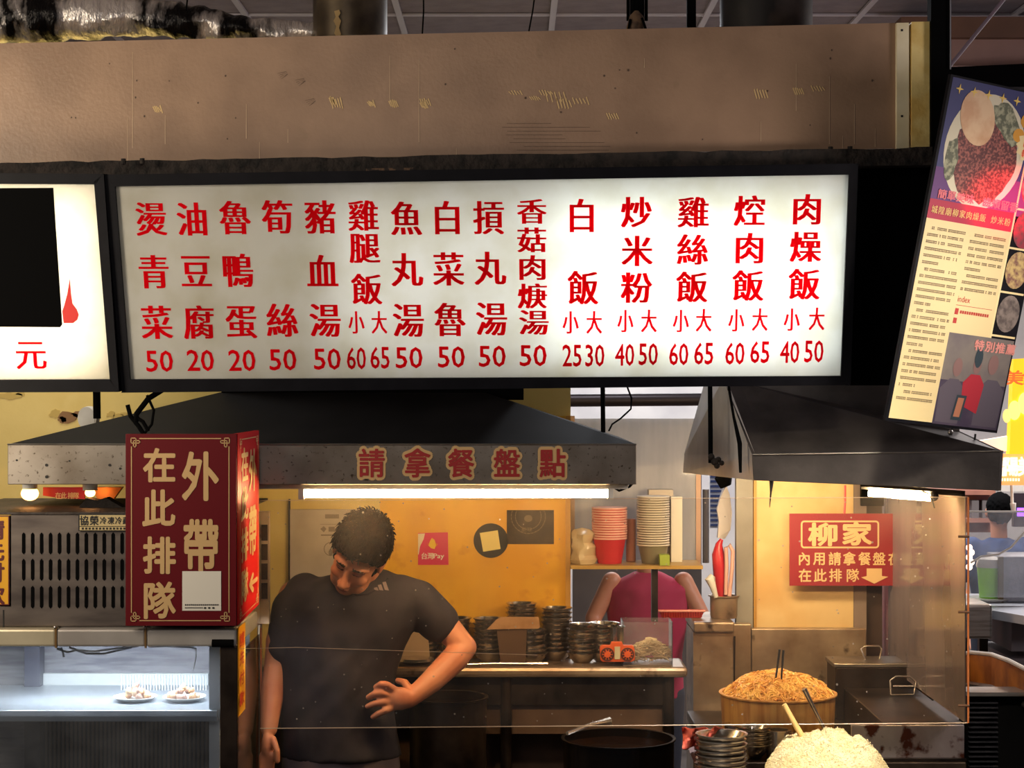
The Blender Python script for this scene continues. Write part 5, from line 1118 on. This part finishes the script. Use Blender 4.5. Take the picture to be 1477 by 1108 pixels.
for (x0, y0, x1, y1, lb) in [(1130,938,1127,980,'dark chopstick stuck in the noodles, the right one'),(1124.5,937,1119,980,'dark chopstick stuck in the noodles, the left one')]:
    stick('chopstick', lb, 'chopstick', [(x0,y0),((x0+x1)/2,(y0+y1)/2),(x1,y1)], 2.24, [.0035,.0032,.0028], M['ink'])
stick('steel_spatula_handle', 'slim steel ladle handle slanting down from the noodles', 'ladle', [(1160,994),(1172,1018),(1184,1042),(1200,1072)], 2.06, [.008,.006,.005,.005], M['chrome'])
# rice
rc = P(1192,0,1.83); rc.z = zq; ZR = zq-.002
rt_ = thing('rice_tub', 'round tub heaped with pale yellow rice at the bottom right', 'tub', (rc.x, rc.y, ZR+.003))
MB().lathe([(0,0),(.165,0),(.192,.125),(.198,.125),(.198,.129),(.190,.129),(.160,.006),(0,.006)], (rc.x, rc.y, ZR+.003), 48).build('tub_wall', M['steel'], rt_, True)
gm = MB(); gv = []; gfs = []; n = 84; RN = 30
def rz(x, y):
    u = math.hypot(x, y)/.188; h = .146*max(0, 1-u**4.6)
    if True: h += .034*noise.noise(Vector((x*13+3, y*13, 1)))*(1-u*.5)+.009*noise.noise(Vector((x*45, y*45, 5)))+.0035*noise.noise(Vector((x*120, y*120, 5)))
    h -= .020*max(0, min(1, (x-.02)/.05))*(1 if y < .03 else .3)*(1-u)
    return h
for i in range(RN+1):
    r = .188*i/RN
    for k in range(n): t = 2*PI*k/n; x = r*math.cos(t); y = r*math.sin(t); gv.append((rc.x+x, rc.y+y, ZR+.112+rz(x,y)))
for i in range(RN):
    for k in range(n): gfs.append((i*n+k, i*n+(k+1)%n, (i+1)*n+(k+1)%n, (i+1)*n+k))
gm.add(gv, gfs); rnd = random.Random(9)
for k in range(5200):
    r = .185*math.sqrt(rnd.random()); t = rnd.uniform(0, 2*PI); x = r*math.cos(t); y = r*math.sin(t); p = Vector((rc.x+x, rc.y+y, ZR+.1125+rz(x,y)))
    d = Vector((rnd.uniform(-1,1), rnd.uniform(-1,1), rnd.uniform(-.4,.6))).normalized()*.0032; s_ = Vector((-d.y, d.x, 0)).normalized()*.0012; uz = Vector((0,0,.0012))
    gm.add([p-d, p+s_, p-s_, p+uz, p-uz, p+d], [(0,1,3),(0,3,2),(0,2,4),(0,4,1),(5,3,1),(5,2,3),(5,4,2),(5,1,4)])
o = gm.build('cooked_rice', M['rice'], rt_, True); o['kind'] = 'stuff'
stick('rice_paddle', 'pale wooden paddle handle stuck upright in the rice', 'paddle', [(1131,1016),(1144,1040),(1158,1064),(1172,1086)], 1.84, [.007,.008,.009,.012], mat('pale_wood', srgb(226,186,120), .5))
# bowls on the front counter
sb_ = thing('serving_bowl', '', 'bowl', (0,0,0), 'steel serving bowls beside the rice')
MB().lathe([(0,0),(.034,0),(.038,.004),(.060,.026),(.068,.044),(.0735,.046),(.0735,.049),(.067,.048),(.056,.027),(.034,.006),(0,.005)], (0,0,0), 32).build('bowl', CHB, sb_, True, org=Vector((0,0,0)))
for k in range(15):
    loc = Vector((P(1040,0,1.93).x+random.uniform(-.003,.003), 1.93+random.uniform(-.003,.003), zq+.001+k*.0140)); lab = 'steel serving bowl %s of the stack left of the rice' % ('at the bottom' if k == 0 else 'on the very top' if k == 14 else NTH[k]+' from the bottom')
    if k == 0: sb_.location = loc; sb_['label'] = lab
    else: dup(sb_, loc, lab)
for k in range(5):
    dup(sb_, Vector((P(1086,0,2.10).x, 2.10, zf+.001+k*.0125)), 'steel serving bowl %s of the lower stack half behind the tall stack' % ['at the bottom','second','third','fourth','on top'][k]).scale = (.7,.7,.9)
pot('steel_canister', 'tall narrow polished steel canister behind the serving bowls', 'canister', 1062, 1046, 2.22, 17, zf+.001, M['chrome'], taper=1)
pot('steel_canister', 'steel canister with a dark hole between the bowls and the rice', 'canister', 1122, 1054, 2.10, 17, zf+.001, M['chrome'], taper=1)
pot('sauce_pot', 'dull steel sauce pot behind the top of the rice', 'pot', 1178, 1060, 2.12, 36, zf+.001, M['steelw'], taper=.95, content=mat('dark_sauce', srgb(60,30,18), .2))
# pink cloth
mb = MB(); n = 18; gv = []; gfs = []
for i in range(n):
    for j in range(10):
        x = 984+60*i/(n-1); y = 1050+28*j/9+(3*math.sin(i*.9)*max(0,j-4)/5); gv.append(P(x, y, 2.0+.03*math.sin(i*.8+j*.5)+.02*noise.noise(Vector((i*.5,j*.5,0))))+Vector((0,0,.008*noise.noise(Vector((i*.4,j*.4,3))))))
for i in range(n-1):
    for j in range(9): gfs.append((i*10+j, i*10+j+1, (i+1)*10+j+1, (i+1)*10+j))
mb.add(gv, gfs); cl = mb.build('pink_cloth', mat('pink_cloth_mat', srgb(224,104,92), .85, bump=.3, bsc=40), smooth=True); sm_ = cl.modifiers.new('s', 'SOLIDIFY'); sm_.thickness = .004; sm_ = cl.modifiers.new('u', 'SUBSURF'); sm_.levels = sm_.render_levels = 1
tag(cl, 'crumpled salmon pink cloth hanging over the counter edge left of the bowls', 'cloth')
tag(MB().px([(990,1074),(1038,1078),(1060,1120),(1010,1120)], [2.05,2.02,1.9,1.9], .02).build('cloth_rail_tray', mat('mauve_steel', srgb(112,84,80), .4, .5)), 'slanting mauve steel tray below the pink cloth', 'tray')
# big pots standing on the floor
pot('tall_stock_pot', 'tall shiny dark stock pot standing right of the man\'s hip', 'pot', 646, 1006, 2.62, 56, .28, M['darksteel'], content=mat('dark_broth', srgb(30,18,14), .12))
pot('wide_soup_pot', 'wide black soup pot with shiny rim below the centre of the splash guard', 'pot', 892, 1066, 2.36, 80, .25, mat('enamel_black', srgb(26,22,22), .25, .4), content=mat('dark_broth', (0,0,0)))
for (x, Y, r) in ((646,2.62,.15),(892,2.36,.19)):
    h = .279 if x == 646 else .249; c = P(x,0,Y)
    t = thing('pot_stand', 'low black iron stand under the %s' % ('tall stock pot' if x == 646 else 'wide soup pot'), 'stand', (c.x, Y, 0))
    MB().lathe([(r*.8,h-.02),(r,h-.02),(r,h),(r*.8,h),(r*.8,h-.02)], (c.x,Y,0), 24).build('ring', M['grime'], t)
    for k in range(4): a = PI/4+PI/2*k; MB().tube([(c.x+r*.9*math.cos(a), Y+r*.9*math.sin(a), h-.02), (c.x+r*math.cos(a), Y+r*math.sin(a), 0)], .012, 8).build('leg', M['grime'], t)
c = P(900,1052,2.30)
tag(MB().tube([P(818,1058,2.24), P(850,1046,2.32), P(880,1040,2.36)], [.006,.006,.012], 8).build('ladle', M['chrome'], smooth=True), 'steel ladle resting on the wide black soup pot', 'ladle')

# ================================================================ SPLASH GUARD
gl = thing('splash_guard', 'greasy clear acrylic splash guard hanging before the kitchen with a side wing', 'splash guard', P(885,1047,1.95))
G0 = film('guard_front', .005, (.80,.72,.66), (1.5,1.5,.5), (.99,.98,.97), hvar=.028, sc=5, spots=.35)
G1 = film('guard_side', .30, (.98,.80,.77), (1.5,.6,.15), (.97,.94,.93), hvar=.16, sc=6, spots=.3)
a, b, c, d = P(375,722,1.95), P(1396,717,1.95), P(1396,1043,1.95), P(375,1051,1.95)
mb = MB(); mb.prism([a, b, c, d], (0,.003,0)); mb.build('front_sheet', G0, gl)
X = b.x-.004; e = Vector((X, 3.2, b.z)); f = Vector((X, 3.2, c.z)); mb = MB(); mb.prism([Vector((X,1.956,b.z)), e, f, Vector((X,1.956,c.z))], (-.003,0,0)); mb.build('side_sheet', G1, gl)
EDm = mat('sheet_edge', srgb(206,178,150), .3)
MB().tube([d, c], .0016, 6).build('bottom_edge', EDm, gl); MB().tube([a, b], .0010, 6).build('top_edge', EDm, gl)
MB().tube([b+Vector((.001,0,0)), c+Vector((.001,0,0))], .003, 6).build('corner_edge', mat('amber_edge', srgb(190,110,60), .4), gl)
MB().tube([Vector((X,1.956,c.z)), f], .0012, 6).build('side_edge', EDm, gl)
for y in (774, 883, 1018):
    MB().tube([P(1382,y,1.948), P(1398,y,1.948)], .0035, 8).build('clip', mat('rusty_clip', srgb(90,56,30), .6), gl)
for (x0,y0,x1,y1) in [(428,934,520,937),(520,937,775,945),(345,936,428,934)]:
    MB().tube([P(x0,y0,1.9485), P(x1,y1,1.9485)], .0008, 5).build('pale_line', EDm, gl)  # thin pale line drawn across the front sheet

# ================================================================ NEXT STALL, RIGHT
bw = MB(); top = [(1300,975),(1340,955),(1400,943),(1430,946),(1455,955),(1500,978)]; bot = [(1300,1040),(1340,1004),(1400,983),(1430,988),(1455,1000),(1500,1024)]
TT = [P(a, b, Y) for (a, b), Y in zip(top, (2.9,2.9,2.8,2.6,2.35,2.1))]; BB = [P(a, b, Y) for (a, b), Y in zip(bot, (2.9,2.9,2.8,2.6,2.35,2.1))]
n = len(TT)
bw.add(TT+BB+[p+Vector((.02,.03,0)) for p in TT]+[p+Vector((.02,.03,0)) for p in BB], [(i, n+i, n+i+1, i+1) for i in range(n-1)]+[(2*n+i, 2*n+i+1, 3*n+i+1, 3*n+i) for i in range(n-1)]+[(i, i+1, 2*n+i+1, 2*n+i) for i in range(n-1)])
ro = thing('curved_counter_rim', 'curved rust-brown counter side with a pale rim at the right edge', 'counter', P(1430,1010,2.5))
bw.build('brown_band', mat('amber_brown', srgb(190,120,48), .5, col2=srgb(140,80,30), sc=10), ro)
MB().tube([p+Vector((0,0,.004)) for p in TT], .007, 8).build('pale_rim', M['white'], ro, True)
MB().tube([p-Vector((0,.01,.008)) for p in BB], .010, 8).build('steel_lip', M['steel'], ro, True)
rb_ = thing('ribbed_heater', 'black finned heater unit below the curved brown counter rim', 'heater', P(1440,1120,2.2))
x0_ = P(1399,0,2.2).x; zt_ = P(0,1004,2.2).z
MB().box(x0_, x0_+.5, 2.22, 2.34, 0.02, zt_).build('body', M['dead'], rb_)
for k in range(18): MB().box(x0_, x0_+.085, 2.205, 2.222, zt_-.02-.0145*k-.004, zt_-.02-.0145*k).build('fin', M['black'], rb_)
MB().box(x0_-.01, x0_+.5, 2.19, 2.30, zt_+.0005, zt_+.012).build('top_plate', M['steel'], rb_)
# table of the next stall
tt = thing('steel_table', 'steel work table of the next stall at the right edge', 'table', P(1470,960,3.2))
zt_ = P(0,876,3.25).z
mb = MB(); pts = [P(1404,876,3.25), P(1490,905,2.95), P(1560,905,2.95), P(1560,872,3.6), P(1420,872,3.6)]
for p in pts: p.z = zt_
pts = [Vector((P(1404,0,3.25).x,3.25,zt_)), Vector((P(1490,0,2.95).x,2.95,zt_)), Vector((2.7,2.95,zt_)), Vector((2.7,3.7,zt_)), Vector((P(1404,0,3.25).x,3.7,zt_))]
mb.prism(pts, (0,0,-.03)); mb.build('table_top', mat('pale_table_steel', srgb(200,204,214), .35, .25, col2=srgb(176,180,190), sc=6), tt)
for x, Y in ((1.66,3.32),(2.3,3.05),(1.66,3.6)): MB().box(x, x+.03, Y, Y+.03, 0, zt_-.031).build('leg', M['darksteel'], tt)
for k in range(2): MB().box(P(1440,0,3.2).x+.03, 2.6, 3.14, 3.6, zt_-.14-.13*k, zt_-.035-.13*k).build('drawer', mat('grey_drawer', srgb(120,116,122), .5, .3), tt)
gc = P(1428,0,3.45); gcz = zt_+.0006
cu = thing('green_cup', 'bright lime green cup with a white lid on a white stand', 'cup', (gc.x, 3.45, P(0,862,3.45).z))
zg = P(0,862,3.45).z
MB().lathe([(0,0),(.038,0),(.046,.11),(0,.11)], (gc.x,3.45,zg), 24).build('cup_wall', mat('lime', srgb(160,240,60), .5), cu, True)
MB().lathe([(.048,.11),(.050,.115),(.044,.14),(.02,.148),(0,.148)], (gc.x,3.45,zg), 24).build('lid', M['white'], cu, True)
tag(MB().lathe([(0,-.012),(.07,-.012),(.085,.0),(0,.0)], (gc.x-.01,3.45,zg-.0006), 28).build('white_stand', M['white'], smooth=True), 'white round stand under the lime green cup', 'stand')
tag(MB().box(gc.x-.05, gc.x+.04, 3.41, 3.49, zt_+.0006, zg-.0135).build('stand_base', M['steel']), 'steel block beneath the white round stand', 'block')
cn = thing('grey_container', 'tall grey plastic container with embossed face beside the lime green cup', 'container', P(1465,874,3.4))
MB().box(P(1443,0,3.4).x, P(1520,0,3.4).x, 3.4, 3.6, zt_+.0008, P(0,803,3.4).z).build('body', mat('grey_plastic', srgb(176,176,186), .5, col2=srgb(150,152,164), sc=12, bump=.3), cn, bevel=.004)
MB().box(P(1441,0,3.38).x, P(1448,0,3.38).x, 3.385, 3.399, zt_+.0008, P(0,803,3.4).z).build('dark_edge', mat('brass_dark', srgb(112,92,60), .5), cn)
tag(MB().box(P(1394,0,3.0).x, P(1432,0,3.0).x, 3.0, 3.2, P(0,922,3.0).z, P(0,872,3.0).z).build('steel_bin', M['steel'], bevel=.01), 'small steel bin under the white stand beside the curved brown counter', 'bin')
pn = thing('clear_screen', 'clear acrylic screen in front of the person in blue', 'screen', P(1460,800,3.3))
MB().pxbox(1396, 738, 1500, 862, 3.3, .004).build('sheet', film('next_screen', .10, (.7,.75,.85), (2,2,1)), pn)
MB().tube([P(1396,738,3.3), P(1500,738,3.3)], .004, 6).build('edge', M['white'], pn)
tag(MB().tube([P(1400,812,3.27), P(1415,803,3.27), P(1440,800,3.27), P(1458,790,3.27), P(1480,765,3.27)], .004, 6).build('white_hose', M['white']), 'thin white hose curving across the back of the person in blue', 'hose')
# lit signs of the next stalls
def lit(name, x0, y0, x1, y1, Y, parts, lb, slant=0):
    t = thing(name, lb, 'sign', P((x0+x1)/2, y1, Y)); MB().px([(x0,y0+slant),(x1,y0),(x1,y1),(x0-6 if slant else x0,y1)], Y, .05).build('face', parts[0], t); return t
s1 = lit('yellow_lit_sign', 1462, 512, 1560, 655, 3.62, [glow('sign_yellow_glow', srgb(255,196,30), 1.1)], 'bright yellow lit sign with pale bowl pictures peeking out right of the poster', 6)
LQ = Plane(P(1440,512,3.618), P(1560,512,3.618), P(1440,640,3.618)); PG = glow('sign_pale_glow', srgb(255,228,130), 1.1)
for (x, y, rx, ry) in [(1463,592,9,14),(1478,582,10,16),(1452,600,6,10)]:
    mb = MB(); ell(mb, LQ, x, y, rx, ry, .002, 20); mb.build('printed_bowl', PG, s1)
mb = MB(); glyph(mb, LQ, '美', 1462, 545, 26, 20, ring(.03,6), .002); glyph(mb, LQ, '食', 1486, 545, 26, 20, ring(.03,6), .002); mb.build('lettering', glow('orange_red_glow', srgb(235,110,40), .9), s1)
s2 = lit('orange_lit_sign', 1424, 655, 1560, 700, 3.64, [glow('sign_orange_glow', srgb(244,168,96), 1.0)], 'pale orange lit sign with white characters below the yellow lit sign')
MB().px([(1390,640),(1560,612),(1560,638),(1424,654),(1400,654)], 3.66, .05).build('pink_band', glow('sign_pink_glow', srgb(250,214,196), 1.0), s2)
MB().px([(1400,655),(1423,655),(1423,700),(1412,700)], 3.66, .04).build('red_corner', glow('sign_red_glow', srgb(206,70,84), .8), s2)
LQ2 = Plane(P(1424,655,3.638), P(1560,655,3.638), P(1424,700,3.638)); mb = MB()
for c_, x in zip('瑞陽美', (1440,1459,1478)): glyph(mb, LQ2, c_, x, 673, 19, 26, ring(.035,6), .002)
for k in range(10): line(mb, LQ2, 1432+4*k, 690, 1434.5+4*k, 694, .002)
mb.build('lettering', glow('white_glow', srgb(255,246,225), 1.1), s2)
st_box('amber_lit_strip', 1306, 786, 1392, 806, 9.8, .04, glow('amber_strip_glow', srgb(255,176,110), 1.0), 'amber lit strip of a far stall seen through the hazy side wing', 'sign')
st_box('pale_far_counter', 1290, 826, 1394, 1008, 9.6, .1, M['white'], 'pale far counter edge below the amber lit strip', 'counter')
st_box('rosy_far_panel', 1278, 690, 1392, 960, 10.4, .05, mat('rosy_panel', srgb(226,176,160), .6, col2=srgb(206,150,136), sc=2), 'rosy far panel behind the salmon shirted person', 'panel')
# shelves, rails and coloured lights far behind
bk2 = thing('back_shelf_unit', 'pinkish brown shelf unit with grey boxes behind the person in blue', 'shelf', P(1430,760,9.4))
PB = mat('pink_brown', srgb(176,120,100), .6, col2=srgb(150,100,88), sc=6)
MB().pxbox(1380,690,1436,768,9.45,.02).build('back_panel', PB, bk2)
for y in (708, 748): MB().pxbox(1380,y,1436,y+6,9.3,.14).build('shelf_board', PB, bk2)
for x in (1402, 1417): tag(MB().pxbox(x,722,x+10,747.5,9.32,.1).build('grey_box', mat('grey_box_m', srgb(110,104,104), .6)), 'small grey box on the far brown shelf, the %s one' % ('left' if x == 1402 else 'right'), 'box')
stick('pale_rope', 'pair of pale cords hanging right of the far head', 'cord', [(1459,695),(1460,730)], 3.9, .006, M['white'])
stick('white_hanging_weight', 'white round weight at the end of the pale cords', 'knob', [(1461,726),(1462,738)], 3.9, [.012,.008], M['white'])
st_box('white_rail', 1440, 700, 1560, 709, 4.6, .1, M['white'], 'white horizontal rail under the orange lit sign', 'rail')
st_box('dark_rear_panel', 1462, 712, 1560, 760, 9.6, .05, mat('deep_brown', srgb(50,38,44), .6), 'dark panel far behind the person in blue', 'panel')
tag(MB().pxbox(1468,733,1490,745,9.3,.02).build('violet_light', glow('violet', (.30,.10,1), 2.2)), 'violet glowing light at the right edge', 'lamp')
mb = MB()
for k in range(5): tag(MB().ball(P(1398+3*(k%2),790+7*k,3.5), .012, 10, 8).build('bulb', glow('bead_glow', (1,.75,.55), 4), smooth=True), 'small glowing bead lamp beside the acrylic corner, %s of five' % ['top','second','third','fourth','lowest'][k], 'lamp', 'glowing bead lamps beside the acrylic corner')
# bright duct and wall seen between the hoods
tag(MB().tube([P(800,578,4.4), P(1050,576,4.4)], .026, 16).build('ceiling_duct', mat('dark_duct', srgb(66,58,62), .4, .5), smooth=True), 'dark round duct crossing the bright room between the two hoods', 'duct')

# ---------------------------------------------------------------- separate printed and small pieces into parts of their own
def split_islands(o):
    me = o.data; n = len(me.vertices); par = list(range(n))
    def find(a):
        while par[a] != a: par[a] = par[par[a]]; a = par[a]
        return a
    for p in me.polygons:
        vs = list(p.vertices)
        for v in vs[1:]: par[find(v)] = find(vs[0])
    isl = {}
    for p in me.polygons: isl.setdefault(find(p.vertices[0]), []).append(p)
    if len(isl) < 2: return
    for k, ps in enumerate(isl.values()):
        ids = sorted({v for p in ps for v in p.vertices}); mp = {v: i for i, v in enumerate(ids)}
        m2 = bpy.data.meshes.new(o.name.split('.')[0]); m2.from_pydata([tuple(me.vertices[v].co) for v in ids], [], [[mp[v] for v in p.vertices] for p in ps])
        for mm in me.materials: m2.materials.append(mm)
        if k == 0: first_mesh = m2; continue
        c = o.copy(); c.data = m2; C.objects.link(c)
    o.data = first_mesh
for o in list(bpy.data.objects):
    if o.type == 'MESH' and o.name.split('.')[0] in ('printed_greens', 'printed_figure', 'printed_star', 'printed_ribbon', 'strut', 'bare_patch', 'paint_run', 'scrape_mark'): split_islands(o)
